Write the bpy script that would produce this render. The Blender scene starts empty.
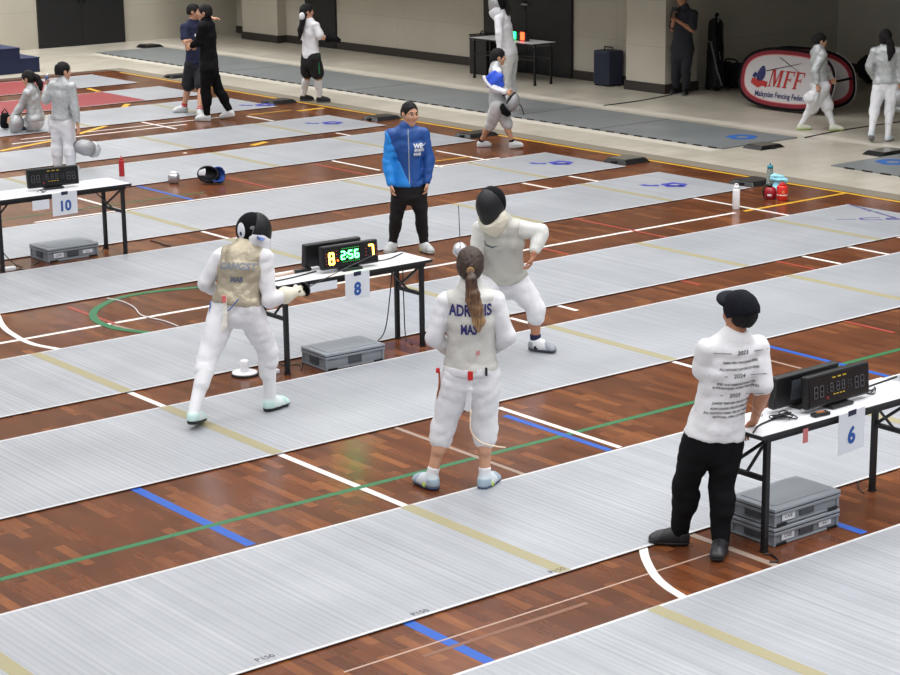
import bpy, bmesh, math, random
import numpy as np
from mathutils import Vector, Matrix
from mathutils.bvhtree import BVHTree

random.seed(7)
SC = bpy.context.scene
COL = SC.collection
V = lambda *a: np.array(a, float)
UP = V(0, 0, 1)
def nrm(v):
    v = np.array(v, float); return v / (np.linalg.norm(v) + 1e-12)

# ------------------------------------------------------------------ camera
HCAM, FPX, PITCH, ROLL, YAW = 4.25, 1976.18, 0.2474066, -0.0124189, 0.6689365
CAM = V(0, 0, HCAM)
FWD = V(math.sin(YAW) * math.cos(PITCH), math.cos(YAW) * math.cos(PITCH), -math.sin(PITCH))
_r = V(math.cos(YAW), -math.sin(YAW), 0); _u = np.cross(_r, FWD)
CR = _r * math.cos(ROLL) + _u * math.sin(ROLL)
CU = -_r * math.sin(ROLL) + _u * math.cos(ROLL)
FH = V(math.sin(YAW), math.cos(YAW), 0); RH = V(math.cos(YAW), -math.sin(YAW), 0)
def ray(px, py):
    return nrm(FWD + CR * ((px - 450) / FPX) - CU * ((py - 337.5) / FPX))
def G(px, py, z=0.0):                       # point of the ray on the horizontal plane z
    d = ray(px, py); return CAM + d * ((z - HCAM) / d[2])
def PD(px, py, D):                          # point of the ray at horizontal depth D
    d = ray(px, py); return CAM + d * (D / (d @ FH))
def depth(p): return float((np.array(p) - CAM) @ FH)
def reach(p, px, py, L, sg):                # point of the ray at distance L from p
    d = ray(px, py); s0 = (p - CAM) @ d
    h2 = ((p - CAM) @ (p - CAM)) - s0 * s0
    return CAM + d * (s0 + sg * math.sqrt(max(L * L - h2, 0.0)))

cam = bpy.data.cameras.new('camera'); co = bpy.data.objects.new('camera', cam); COL.objects.link(co)
cam.sensor_width = 36; cam.sensor_fit = 'HORIZONTAL'; cam.lens = FPX / 900 * 36; cam.clip_end = 200
m = Matrix(((CR[0], CU[0], -FWD[0], 0), (CR[1], CU[1], -FWD[1], 0), (CR[2], CU[2], -FWD[2], HCAM), (0, 0, 0, 1)))
co.matrix_world = m
SC.camera = co

# ------------------------------------------------------------------ materials
def lin(c):
    return tuple(((x / 255) / 12.92 if x / 255 <= .04045 else ((x / 255 + .055) / 1.055) ** 2.4) for x in c)
_mats = {}
def mat(name, rgb, rough=.6, metal=0.0, noise=0.0, nscale=30, bump=0.0, bscale=60, emit=None, estr=0, alpha=1.0, trans=0, spec=.5):
    if name in _mats: return _mats[name]
    M = bpy.data.materials.new(name); M.use_nodes = True; nt = M.node_tree; b = nt.nodes['Principled BSDF']
    c = lin(rgb) + (1,)
    b.inputs['Base Color'].default_value = c; b.inputs['Roughness'].default_value = rough; b.inputs['Metallic'].default_value = metal
    b.inputs['Specular IOR Level'].default_value = spec
    if noise:
        tc = nt.nodes.new('ShaderNodeTexCoord'); n = nt.nodes.new('ShaderNodeTexNoise'); n.inputs['Scale'].default_value = nscale; n.inputs['Detail'].default_value = 4
        mx = nt.nodes.new('ShaderNodeMix'); mx.data_type = 'RGBA'
        mx.inputs[6].default_value = tuple(x * (1 - noise) for x in c[:3]) + (1,); mx.inputs[7].default_value = tuple(min(1, x * (1 + noise)) for x in c[:3]) + (1,)
        nt.links.new(tc.outputs['Object'], n.inputs['Vector']); nt.links.new(n.outputs['Fac'], mx.inputs[0]); nt.links.new(mx.outputs[2], b.inputs['Base Color'])
    if bump:
        tc = nt.nodes.new('ShaderNodeTexCoord'); n = nt.nodes.new('ShaderNodeTexNoise'); n.inputs['Scale'].default_value = bscale; n.inputs['Detail'].default_value = 3
        bp = nt.nodes.new('ShaderNodeBump'); bp.inputs['Strength'].default_value = bump; bp.inputs['Distance'].default_value = .01
        nt.links.new(tc.outputs['Object'], n.inputs['Vector']); nt.links.new(n.outputs['Fac'], bp.inputs['Height']); nt.links.new(bp.outputs[0], b.inputs['Normal'])
    if emit:
        b.inputs['Emission Color'].default_value = lin(emit) + (1,); b.inputs['Emission Strength'].default_value = estr
    if trans: b.inputs['Transmission Weight'].default_value = trans
    _mats[name] = M; return M

def node_mat(name, build, rough=.5):
    M = bpy.data.materials.new(name); M.use_nodes = True; nt = M.node_tree
    build(nt, nt.nodes['Principled BSDF']); _mats[name] = M; return M
def ramp(nt, fac, stops):
    r = nt.nodes.new('ShaderNodeValToRGB'); e = r.color_ramp.elements
    while len(e) < len(stops): e.new(.5)
    for i, (p, c) in enumerate(stops): e[i].position = p; e[i].color = lin(c) + (1,)
    nt.links.new(fac, r.inputs[0]); return r.outputs[0]
def mixc(nt, mode, fac, a, b):
    mx = nt.nodes.new('ShaderNodeMix'); mx.data_type = 'RGBA'; mx.blend_type = mode
    if isinstance(fac, float): mx.inputs[0].default_value = fac
    else: nt.links.new(fac, mx.inputs[0])
    for s, i in ((a, 6), (b, 7)):
        if isinstance(s, tuple): mx.inputs[i].default_value = lin(s) + (1,)
        else: nt.links.new(s, mx.inputs[i])
    return mx.outputs[2]
def texpos(nt, scale=(1, 1, 1), rot=0):
    g = nt.nodes.new('ShaderNodeNewGeometry'); mp = nt.nodes.new('ShaderNodeMapping')
    mp.inputs['Scale'].default_value = scale; mp.inputs['Rotation'].default_value = (0, 0, rot)
    nt.links.new(g.outputs['Position'], mp.inputs['Vector']); return mp.outputs[0]
def noise(nt, vec, scale, detail=3):
    n = nt.nodes.new('ShaderNodeTexNoise'); n.inputs['Scale'].default_value = scale; n.inputs['Detail'].default_value = detail
    nt.links.new(vec, n.inputs['Vector']); return n.outputs['Fac']
def bumpn(nt, b, h, strength, dist=.01):
    bp = nt.nodes.new('ShaderNodeBump'); bp.inputs['Strength'].default_value = strength; bp.inputs['Distance'].default_value = dist
    nt.links.new(h, bp.inputs['Height']); nt.links.new(bp.outputs[0], b.inputs['Normal'])

def wood(nt, b):
    v = texpos(nt, (1, 1, 1), math.pi / 2)
    br = nt.nodes.new('ShaderNodeTexBrick'); nt.links.new(v, br.inputs['Vector'])
    br.inputs['Scale'].default_value = 1; br.inputs['Brick Width'].default_value = .42; br.inputs['Row Height'].default_value = .075
    br.inputs['Mortar Size'].default_value = .0012; br.offset = .37; br.inputs['Bias'].default_value = 0
    br.inputs['Color1'].default_value = (0, 0, 0, 1); br.inputs['Color2'].default_value = (1, 1, 1, 1); br.inputs['Mortar'].default_value = (.3, .3, .3, 1)
    base = ramp(nt, br.outputs['Color'], [(0, (100, 57, 35)), (.45, (113, 65, 39)), (.8, (123, 72, 43)), (1, (148, 91, 53))])
    gr = noise(nt, texpos(nt, (60, 4, 1)), 1.0, 5)
    c = mixc(nt, 'MULTIPLY', .4, base, ramp(nt, gr, [(.3, (150, 150, 150)), (.7, (255, 255, 255))]))
    big = noise(nt, texpos(nt), .9, 4)
    c = mixc(nt, 'MULTIPLY', .7, c, ramp(nt, big, [(.3, (196, 186, 180)), (.65, (255, 255, 255))]))
    nt.links.new(c, b.inputs['Base Color'])
    rr = noise(nt, texpos(nt), 2.2, 3); mr = nt.nodes.new('ShaderNodeMapRange'); mr.inputs[3].default_value = .16; mr.inputs[4].default_value = .3
    nt.links.new(rr, mr.inputs[0]); nt.links.new(mr.outputs[0], b.inputs['Roughness'])
    b.inputs['Specular IOR Level'].default_value = .5
WOOD = node_mat('court_wood', wood)
def tile(nt, b):
    v = texpos(nt)
    br = nt.nodes.new('ShaderNodeTexBrick'); nt.links.new(v, br.inputs['Vector'])
    br.inputs['Scale'].default_value = 1; br.inputs['Brick Width'].default_value = .6; br.inputs['Row Height'].default_value = .3
    br.inputs['Mortar Size'].default_value = .006; br.offset = .5
    br.inputs['Color1'].default_value = lin((208, 201, 186)) + (1,); br.inputs['Color2'].default_value = lin((198, 191, 176)) + (1,); br.inputs['Mortar'].default_value = lin((176, 170, 156)) + (1,)
    c = mixc(nt, 'MULTIPLY', .5, br.outputs['Color'], ramp(nt, noise(nt, texpos(nt), 1.3, 4), [(.3, (205, 203, 198)), (.7, (255, 255, 255))]))
    nt.links.new(c, b.inputs['Base Color']); b.inputs['Roughness'].default_value = .3
TILE = node_mat('beige_tile', tile)
def pistemat(c0, c1):
    def f(nt, b):
        ribs = noise(nt, texpos(nt, (28, .25, 1)), 1.0, 2)
        c = ramp(nt, ribs, [(.3, c0), (.7, c1)])
        w = nt.nodes.new('ShaderNodeTexWave'); w.wave_type = 'BANDS'; w.bands_direction = 'X'; w.inputs['Scale'].default_value = 7; w.inputs['Distortion'].default_value = .3; w.inputs['Detail'].default_value = 1
        nt.links.new(texpos(nt, (1, .2, 1)), w.inputs['Vector'])
        c = mixc(nt, 'MULTIPLY', .3, c, ramp(nt, w.outputs['Fac'], [(0, (206, 206, 208)), (.5, (255, 255, 255))]))
        c = mixc(nt, 'MULTIPLY', .6, c, ramp(nt, noise(nt, texpos(nt, (.7, .9, 1)), 1.2, 5), [(.3, (215, 216, 218)), (.7, (255, 255, 255))]))
        nt.links.new(c, b.inputs['Base Color'])
        b.inputs['Metallic'].default_value = .25; b.inputs['Roughness'].default_value = .42
        bumpn(nt, b, w.outputs['Fac'], .1, .004)
    return f
PISTE = node_mat('piste_aluminium', pistemat((168, 171, 176), (186, 189, 193)))
PISTEG = node_mat('piste_grey_aluminium', pistemat((140, 145, 146), (152, 156, 157)))
def wallm(nt, b):
    c = ramp(nt, noise(nt, texpos(nt), .8, 4), [(.3, (188, 182, 167)), (.7, (199, 193, 178))])
    br = nt.nodes.new('ShaderNodeTexBrick'); g = nt.nodes.new('ShaderNodeNewGeometry'); sp = nt.nodes.new('ShaderNodeSeparateXYZ'); cb = nt.nodes.new('ShaderNodeCombineXYZ')
    nt.links.new(g.outputs['Position'], sp.inputs[0]); nt.links.new(sp.outputs[1], cb.inputs[0]); nt.links.new(sp.outputs[2], cb.inputs[1]); nt.links.new(cb.outputs[0], br.inputs['Vector'])
    br.inputs['Scale'].default_value = 1; br.inputs['Brick Width'].default_value = 3.2; br.inputs['Row Height'].default_value = .78; br.inputs['Mortar Size'].default_value = .006; br.offset = 0
    br.inputs['Color1'].default_value = (1, 1, 1, 1); br.inputs['Color2'].default_value = (1, 1, 1, 1); br.inputs['Mortar'].default_value = (.82, .82, .82, 1)
    nt.links.new(mixc(nt, 'MULTIPLY', 1.0, c, br.outputs['Color']), b.inputs['Base Color']); b.inputs['Roughness'].default_value = .75
WALL = node_mat('beige_wall_paint', wallm)

WHITEFAB = mat('white_fencing_cloth', (224, 224, 227), .8, bump=.5, bscale=20)
WHITETEE = mat('white_cotton', (224, 224, 226), .85, bump=.5, bscale=20)
LAME = mat('silver_lame', (178, 168, 146), .42, .45, noise=.12, nscale=14, bump=.8, bscale=26)
LAMEW = mat('pale_lame', (205, 204, 198), .55, .2, noise=.05, nscale=22, bump=.3, bscale=50)
LAMEG = mat('grey_lame', (186, 189, 190), .5, .35, noise=.32, nscale=26, bump=.8, bscale=26)
CREAM = mat('cream_cloth', (222, 217, 198), .8, bump=.2)
BLACKFAB = mat('black_cloth', (13, 13, 16), .9, bump=.3, bscale=25, spec=.2)
NAVY = mat('navy_cloth', (25, 32, 62), .85, bump=.15)
BLUEJ = mat('royal_blue_nylon', (22, 74, 146), .5, bump=.5, bscale=22)
BLUEL = mat('bright_blue_nylon', (28, 134, 218), .5, bump=.5, bscale=22)
SKIN = mat('skin', (202, 152, 122), .5, noise=.05, nscale=25)
SKINT = mat('tan_skin', (176, 122, 92), .5, noise=.05, nscale=25)
HAIRB = mat('black_hair', (17, 14, 14), .7, bump=.9, bscale=90, spec=.3)
HAIRBR = mat('brown_hair', (58, 42, 32), .5, noise=.25, nscale=40, bump=.6, bscale=110)
def pony(nt, b):
    g = nt.nodes.new('ShaderNodeTexCoord'); sp = nt.nodes.new('ShaderNodeSeparateXYZ'); nt.links.new(g.outputs['Generated'], sp.inputs[0])
    c = ramp(nt, sp.outputs[2], [(0, (196, 160, 112)), (.35, (140, 104, 72)), (.8, (82, 58, 42)), (1, (64, 46, 36))])
    st = noise(nt, texpos(nt, (70, 70, 5)), 1.0, 3)
    nt.links.new(mixc(nt, 'MULTIPLY', .8, c, ramp(nt, st, [(.35, (130, 120, 110)), (.65, (255, 255, 255))])), b.inputs['Base Color']); b.inputs['Roughness'].default_value = .45
PONY = node_mat('ombre_hair', pony)
MESHB = mat('black_mask_mesh', (24, 24, 28), .38, .3, bump=.5, bscale=300)
MESHS = mat('silver_mask_mesh', (172, 172, 174), .4, .6, bump=.5, bscale=300, noise=.12, nscale=40)
RUBBER = mat('black_rubber', (20, 20, 22), .6)
BLKPLAST = mat('black_plastic', (18, 18, 20), .4)
BLKMET = mat('black_steel', (24, 24, 27), .45, .3)
SCREEN = mat('dark_screen', (14, 14, 16), .25)
GREYPL = mat('grey_plastic', (132, 138, 144), .5, noise=.05, nscale=8)
GREYPL2 = mat('grey_lid_plastic', (146, 152, 158), .45, noise=.05, nscale=8)
DKGREY = mat('dark_grey_plastic', (66, 70, 75), .5)
TABLEW = mat('white_laminate', (222, 223, 226), .35)
PAPER = mat('white_paper', (218, 221, 227), .8)
INK = mat('blue_ink', (38, 84, 160), .7)
INKB = mat('black_ink', (48, 48, 54), .7)
NAVYTAPE = mat('navy_tape', (24, 30, 62), .6)
L_WHITE = mat('line_white', (226, 222, 216), .4)
L_GREY = mat('line_worn_grey', (150, 130, 116), .4)
L_BLUE = mat('line_blue', (28, 84, 172), .4)
L_GREEN = mat('line_green', (38, 108, 68), .4)
L_YEL = mat('line_yellow', (218, 170, 48), .4)
L_RED = mat('line_red', (150, 62, 48), .4)
L_BEIGE = mat('line_beige', (154, 146, 114), .5)
BLUEINK = mat('violet_ink', (62, 66, 160), .6)
BLUEINK2 = mat('blue_emblem_ink', (44, 100, 178), .6)
REDMAT = mat('red_mat', (140, 50, 54), .5)
STEEL = mat('steel', (190, 192, 196), .3, .9)
CHROME = mat('silver_metal', (196, 196, 200), .28, .8)
REDPL = mat('red_plastic', (196, 34, 34), .35)
REDPL2 = mat('orange_red_plastic', (214, 46, 34), .35)
WHITEPL = mat('white_plastic', (238, 238, 240), .35)
TEALPL = mat('teal_plastic', (32, 132, 150), .35)
CLEARPL = mat('clear_plastic', (196, 214, 214), .15, trans=.75)
AQUA = mat('aqua_cloth', (150, 214, 230), .8)
SHOEW = mat('white_shoe', (214, 216, 216), .5)
SHOEM = mat('mint_shoe', (212, 224, 221), .5)
SHOEG = mat('pale_grey_shoe', (206, 214, 220), .5)
SHOEB = mat('black_shoe', (22, 22, 24), .5)
LIME = mat('lime_accent', (198, 222, 96), .5)
BLUEDK = mat('navy_step_paint', (22, 32, 68), .6)
DOORB = mat('black_door_paint', (26, 26, 29), .55)
BASEB = mat('dark_baseboard', (52, 46, 42), .6)
BORDER = mat('grey_border', (132, 124, 110), .5, noise=.06, nscale=6)
BANNERW = mat('banner_white', (196, 192, 192), .7)
BANNERR = mat('banner_red', (128, 28, 42), .7)
REDINK = mat('red_ink', (176, 44, 42), .7)
NAVYINK = mat('navy_ink', (38, 40, 92), .7)
EYEW = mat('eye_white', (225, 222, 216), .3)
LIPS = mat('lips', (170, 98, 88), .5)
LEDR = mat('led_red', (255, 90, 30), .4, emit=(255, 96, 24), estr=5)
LEDY = mat('led_amber', (255, 200, 90), .4, emit=(255, 190, 70), estr=9)
LEDG = mat('led_green', (60, 255, 110), .4, emit=(80, 255, 120), estr=10)
LEDOFF = mat('led_off', (74, 74, 78), .5)
LEDDIM = mat('led_dim_yellow', (190, 160, 40), .5, emit=(200, 160, 40), estr=.15)
PURPLE = mat('purple_blue_ink', (66, 52, 138), .7)
ROYAL = mat('royal_blue_lining', (44, 84, 208), .55)
GREENF = mat('green_stripe', (30, 120, 70), .7)

# ------------------------------------------------------------------ mesh helpers
class MB:
    def __init__(s): s.v = []; s.f = []
    def add(s, vs, fs):
        o = len(s.v); s.v += [tuple(map(float, x)) for x in vs]; s.f += [tuple(i + o for i in f) for f in fs]; return s
    def box(s, c, size, ax=None):
        ax = ax or (V(1, 0, 0), V(0, 1, 0), V(0, 0, 1)); c = np.array(c, float)
        vs = [c + ax[0] * (i * size[0] / 2) + ax[1] * (j * size[1] / 2) + ax[2] * (k * size[2] / 2) for i in (-1, 1) for j in (-1, 1) for k in (-1, 1)]
        return s.add(vs, [(0, 1, 3, 2), (4, 6, 7, 5), (0, 4, 5, 1), (2, 3, 7, 6), (0, 2, 6, 4), (1, 5, 7, 3)])
    def bar(s, a, b, w, h=None, up=UP):
        a = np.array(a, float); b = np.array(b, float); d = nrm(b - a); h = h or w
        x = nrm(np.cross(d, up)) if abs(d @ nrm(up)) < .99 else nrm(np.cross(d, V(1, 0, 0))); y = np.cross(x, d)
        return s.box((a + b) / 2, (w, np.linalg.norm(b - a), h), (x, d, y))
    def rings(s, rings, cap=True, closed=True):
        n = len(rings[0]); o = len(s.v); fs = []
        for i in range(len(rings) - 1):
            for j in range(n if closed else n - 1):
                a = i * n + j; b = i * n + (j + 1) % n; fs.append((a, b, b + n, a + n))
        if cap: fs += [tuple(range(n - 1, -1, -1)), tuple((len(rings) - 1) * n + j for j in range(n))]
        return s.add([p for r in rings for p in r], fs)
    def tube(s, pts, r, n=8, r1=None):
        pts = [np.array(p, float) for p in pts]; rs = []; x = None
        for i, p in enumerate(pts):
            d = nrm(pts[min(i + 1, len(pts) - 1)] - pts[max(i - 1, 0)])
            if x is None: x = nrm(np.cross(d, UP)) if abs(d[2]) < .95 else nrm(np.cross(d, V(1, 0, 0)))
            x = nrm(x - d * (x @ d)); y = np.cross(d, x)
            rr = r if r1 is None else r + (r1 - r) * i / (len(pts) - 1)
            rs.append([p + (x * math.cos(t) + y * math.sin(t)) * rr for t in np.linspace(0, 2 * math.pi, n, endpoint=False)])
        return s.rings(rs)
    def lathe(s, prof, c, n=24, ax=None):
        c = np.array(c, float); ax = ax or (V(1, 0, 0), V(0, 1, 0), V(0, 0, 1))
        return s.rings([[c + ax[0] * (r * math.cos(t)) + ax[1] * (r * math.sin(t)) + ax[2] * z for t in np.linspace(0, 2 * math.pi, n, endpoint=False)] for r, z in prof])
    def prism(s, poly, n, h):              # poly: 3-D outline, extruded by n*h
        k = len(poly); n = np.array(n, float) * h
        vs = [np.array(p, float) for p in poly] + [np.array(p, float) + n for p in poly]
        return s.add(vs, [tuple(range(k - 1, -1, -1)), tuple(range(k, 2 * k))] + [(i, (i + 1) % k, (i + 1) % k + k, i + k) for i in range(k)])
    def build(s, name, m, parent=None, loc=None, smooth=False, bevel=0, seg=2):
        return mesh_obj(name, np.array(s.v), s.f, m, parent, loc, smooth, bevel, seg)
def wloc(o):
    p = np.array(o.location); q = o.parent
    while q: p = p + np.array(q.location); q = q.parent
    return p
def mesh_obj(name, v, f, m, parent=None, loc=None, smooth=False, bevel=0, seg=2):
    me = bpy.data.meshes.new(name)
    v = np.asarray(v, float)
    if parent is not None:
        v = v - wloc(parent); loc = V(0, 0, 0)
    else:
        if loc is None: loc = V((v[:, 0].min() + v[:, 0].max()) / 2, (v[:, 1].min() + v[:, 1].max()) / 2, v[:, 2].min())
        v = v - np.array(loc)
    me.from_pydata(v.tolist(), [], f if isinstance(f, list) else f.tolist())
    bm = bmesh.new(); bm.from_mesh(me); bmesh.ops.recalc_face_normals(bm, faces=bm.faces[:])
    if bevel:
        bmesh.ops.remove_doubles(bm, verts=bm.verts[:], dist=1e-6)
        ed = [e for e in bm.edges if e.is_manifold and e.calc_face_angle(0) > .5]
        bmesh.ops.bevel(bm, geom=ed, offset=bevel, segments=seg, affect='EDGES', profile=.5, clamp_overlap=True)
    bm.to_mesh(me); bm.free()
    if smooth:
        for p in me.polygons: p.use_smooth = True
    if m: me.materials.append(m)
    o = bpy.data.objects.new(name, me); COL.objects.link(o); o.location = tuple(loc)
    if parent is not None: o.parent = parent
    return o
def tag(o, label, cat, group=None, kind=None):
    if label: o['label'] = label
    if cat: o['category'] = cat
    if group: o['group'] = group
    if kind: o['kind'] = kind
    return o
def root(name, loc, label, cat, group=None):
    o = bpy.data.objects.new(name, None); COL.objects.link(o); o.location = tuple(loc); o.empty_display_size = .1
    return tag(o, label, cat, group)
def struct(o): o['kind'] = 'structure'; return o
def cutspline(pts, n=8):                   # Catmull-Rom
    P = [np.array(p, float) for p in pts]; P = [2 * P[0] - P[1]] + P + [2 * P[-1] - P[-2]]; out = []
    for i in range(1, len(P) - 2):
        for t in np.linspace(0, 1, n, endpoint=False):
            a, b, c, d = P[i - 1:i + 3]
            out.append(.5 * (2 * b + (c - a) * t + (2 * a - 5 * b + 4 * c - d) * t * t + (3 * b - a - 3 * c + d) * t ** 3))
    return out + [P[-2]]
def cable(name, pts, r, m, label=None, cat=None, parent=None, group=None, n=7):
    o = MB().tube(cutspline(pts, n), r, 6).build(name, m, parent, smooth=True)
    if label: tag(o, label, cat, group)
    return o
# text laid on a plane (origin o, axes ex, ey), optionally wrapped on a surface
def text2d(s, size, bold=0.0, align='CENTER'):
    cu = bpy.data.curves.new('txt', 'FONT'); cu.body = s; cu.size = size; cu.align_x = align; cu.align_y = 'CENTER'; cu.offset = bold; cu.resolution_u = 3; cu.fill_mode = 'FRONT'
    ob = bpy.data.objects.new('txt', cu); COL.objects.link(ob); bpy.context.view_layer.update()
    dg = bpy.context.evaluated_depsgraph_get(); me = bpy.data.meshes.new_from_object(ob.evaluated_get(dg))
    v = np.array([tuple(x.co) for x in me.vertices]).reshape(-1, 3); f = [tuple(p.vertices) for p in me.polygons]
    bpy.data.objects.remove(ob); bpy.data.meshes.remove(me); bpy.data.curves.remove(cu)
    return v[:, :2], f
def lay(name, v2, f, o, ex, ey, m, parent, surf=None, off=.004, thick=.0015):
    n = nrm(np.cross(ex, ey)); P = np.array(o) + v2[:, :1] * np.array(ex) + v2[:, 1:] * np.array(ey)
    if surf is not None:
        me = surf.data; bv = BVHTree.FromPolygons([Vector(np.array(x.co) + wloc(surf)) for x in me.vertices], [tuple(p.vertices) for p in me.polygons])
        for i in range(len(P)):
            h = bv.ray_cast(Vector(P[i] + n * .6), Vector(-n))
            if h[0] is not None: P[i] = np.array(h[0]) + n * off
    else: P = P + n * off
    k = len(P); vv = np.vstack([P, P - n * thick])
    return mesh_obj(name, vv, f + [tuple(i + k for i in reversed(q)) for q in f], m, parent)
def text(name, s, size, o, ex, ey, m, parent, surf=None, bold=0.0, sx=1.0, off=.004, align='CENTER'):
    v, f = text2d(s, size, bold, align); v = v * np.array([sx, 1.0])
    return lay(name, v, f, o, ex, ey, m, parent, surf, off)
# ------------------------------------------------------------------ the hall
XW, XT, XR = 18.62, 18.93, 24.05
def slab(name, x0, x1, y0, y1, z0, z1, m, kind='structure', parent=None, bevel=0):
    o = MB().box(((x0 + x1) / 2, (y0 + y1) / 2, (z0 + z1) / 2), (x1 - x0, y1 - y0, z1 - z0)).build(name, m, parent, bevel=bevel)
    if parent is None: o['kind'] = kind
    return o
FLOOR = slab('floor', -9, XW, -4, 33.85, -.12, 0, WOOD)
slab('trim_1', XW, XT, -4, 34.15, -.12, 0, BORDER)
slab('trim_2', -9, XW, 33.85, 34.15, -.12, 0, mat('dark_border', (84, 66, 54), .5))
slab('floor_tiled_back', -9, XT, 34.15, 38.7, -.12, 0, TILE)
TFL = slab('floor_tiled', XT, 29, -4, 38.7, -.12, 0, TILE)
STRIPB = mat('pale_floor_tape', (214, 208, 194), .4)
slab('pale_strip', 21.75, 22.0, 8, 38.3, 0, .002, STRIPB, parent=TFL)
slab('pale_strip', 19.72, 19.93, 19.07, 36.8, 0, .002, STRIPB, parent=TFL)
LZ = [.0010]
def lz(): LZ[0] += .00003; return LZ[0]
def pxline(m, a, b, w=.05, z=.0012, axis=None, nm='court_line', parent=None):
    z = lz(); A, B = G(*a), G(*b); d = np.abs(B - A)
    ax = axis or ('x' if d[0] > d[1] else 'y')
    if ax == 'x': y = (A[1] + B[1]) / 2; x0, x1 = sorted((A[0], B[0])); return slab(nm, x0, x1, y - w / 2, y + w / 2, 0, z, m, parent=parent or FLOOR)
    x = (A[0] + B[0]) / 2; y0, y1 = sorted((A[1], B[1])); return slab(nm, x - w / 2, x + w / 2, y0, y1, 0, z, m, parent=parent or FLOOR)
def yl(m, x, y0, y1, w=.05, z=.0012): return slab('court_line', x - w / 2, x + w / 2, y0, y1, 0, lz(), m, parent=FLOOR)
def xl(m, y, x0, x1, w=.05, z=.0012): return slab('court_line', x0, x1, y - w / 2, y + w / 2, 0, lz(), m, parent=FLOOR)
slab('court_line', 18.52, 18.58, -4, 33.5, 0, .00095, L_YEL, parent=FLOOR)
yl(L_WHITE, 7.4, 9.86, 13.5, .055)
pxline(L_BLUE, (133, 488), (252, 545), .075)
pxline(L_BLUE, (407, 622), (490, 662), .075)
A = G(0, 581); B = G(690, 402); gy = (A[1] + B[1]) / 2
xl(L_GREEN, gy, 3.0, 17.5, .055, .0016)
pxline(L_WHITE, (497, 408), (622, 447), .05); pxline(L_BLUE, (503, 416), (612, 450), .06)
pxline(L_GREY, (395, 428), (527, 475), .04)
pxline(mat('line_faded', (176, 150, 134), .4), (345, 673), (710, 553), .014, axis='x'); pxline(mat('line_scuffed', (122, 82, 62), .4), (430, 660), (580, 600), .035, axis='x')
pxline(L_GREY, (692, 534), (775, 566), .055)
pxline(L_BLUE, (836, 522), (862, 534), .07)
pxline(L_BLUE, (769, 346), (893, 378), .06); pxline(L_GREY, (768, 361), (803, 368), .03)
pxline(L_WHITE, (672, 362), (772, 388), .05)
A = G(0, 342); B = G(745, 212); wy = (A[1] + B[1]) / 2
xl(L_WHITE, wy, 3, 16.6, .055)
xl(L_YEL, wy, 16.75, 18.55, .055)
pxline(L_WHITE, (690, 197), (796, 217), .05)
for a, b in (((523, 183), (553, 189)), ((570, 176), (600, 182)), ((803, 256), (840, 264)), ((848, 246), (888, 255)), ((895, 236), (905, 239)), ((435, 151), (489, 160)), ((434, 165), (442, 167)),
             ((330, 161), (382, 170)), ((337, 133), (352, 136)), ((205, 231), (229, 240)), ((78, 198), (125, 211)), ((560, 301), (566, 313)), ((510, 318), (536, 325)), ((248, 116), (272, 121)), ((180, 154), (190, 152)),
             ((142, 122), (176, 129)), ((157, 107), (167, 109))):
    pxline(L_WHITE, a, b, .05, axis='y')
for a, b in (((575, 218), (665, 238)), ((773, 261), (816, 269)), ((315, 164), (367, 175)), ((228, 178), (275, 189)), ((68, 307), (115, 324)), ((540, 247), (566, 255)), ((845, 321), (893, 333)), ((675, 279), (700, 285))):
    pxline(L_RED, a, b, .045, axis='y')
xl(L_WHITE, 20.62, 10.2, 17.2, .05)
pxline(L_GREEN, (0, 222), (200, 191), .03, axis='x'); pxline(L_BLUE, (140, 186), (190, 200), .06, axis='y')
pxline(L_YEL, (434, 162), (470, 156), .03, axis='x'); pxline(L_YEL, (310, 113), (312, 106), .1, axis='x')
pxline(L_WHITE, (0, 141), (200, 127), .05, axis='x'); pxline(L_WHITE, (0, 134.5), (250, 121), .04, axis='x')
pxline(L_YEL, (250, 115), (290, 110), .03, axis='x')
def bar2(m, a, b, w, z=.0018):
    z = lz(); A, B = G(*a), G(*b); o = MB().bar(A + UP * z / 2, B + UP * z / 2, w, z).build('court_line', m, FLOOR); return o
bar2(L_YEL, (0, 151), (56, 140), .09); bar2(L_YEL, (78, 134), (106, 126), .09)
bar2(L_YEL, (252, 145.5), (266, 142), .1); bar2(L_YEL, (124, 107), (128, 104), .1); bar2(L_YEL, (88, 88.5), (99, 91.5), .08)
def arc(m, pts, w, z=.0022):
    z = lz() + .0015
    P = cutspline([G(*p) for p in pts], 8); vs = []; n = len(P)
    for zz in (0, z):
        for i, p in enumerate(P):
            d = nrm(P[min(i + 1, n - 1)] - P[max(i - 1, 0)]); s = np.cross(d, UP) * w / 2
            vs += [p + s + UP * zz, p - s + UP * zz]
    k = 2 * n; fs = []
    for i in range(n - 1):
        a = 2 * i; fs += [(a + k, a + 1 + k, a + 3 + k, a + 2 + k), (a, a + 2, a + 2 + k, a + k), (a + 1, a + 1 + k, a + 3 + k, a + 3)]
    fs += [(0, k, k + 1, 1), (k - 2, k - 1, 2 * k - 1, 2 * k - 2)]
    mesh_obj('court_arc', np.array(vs), fs, m, FLOOR)
arc(L_WHITE, [(643, 548), (646, 560), (655, 576), (668, 588), (684, 598)], .055)
arc(L_WHITE, [(-4, 312), (2, 325), (12, 334), (32, 344), (62, 350)], .055)
arc(L_GREEN, [(205, 287), (160, 291), (120, 298), (98, 308), (93, 316), (100, 323), (118, 329), (150, 333)], .075)
bar2(L_GREY, (113, 325), (140, 332), .04)

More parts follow.
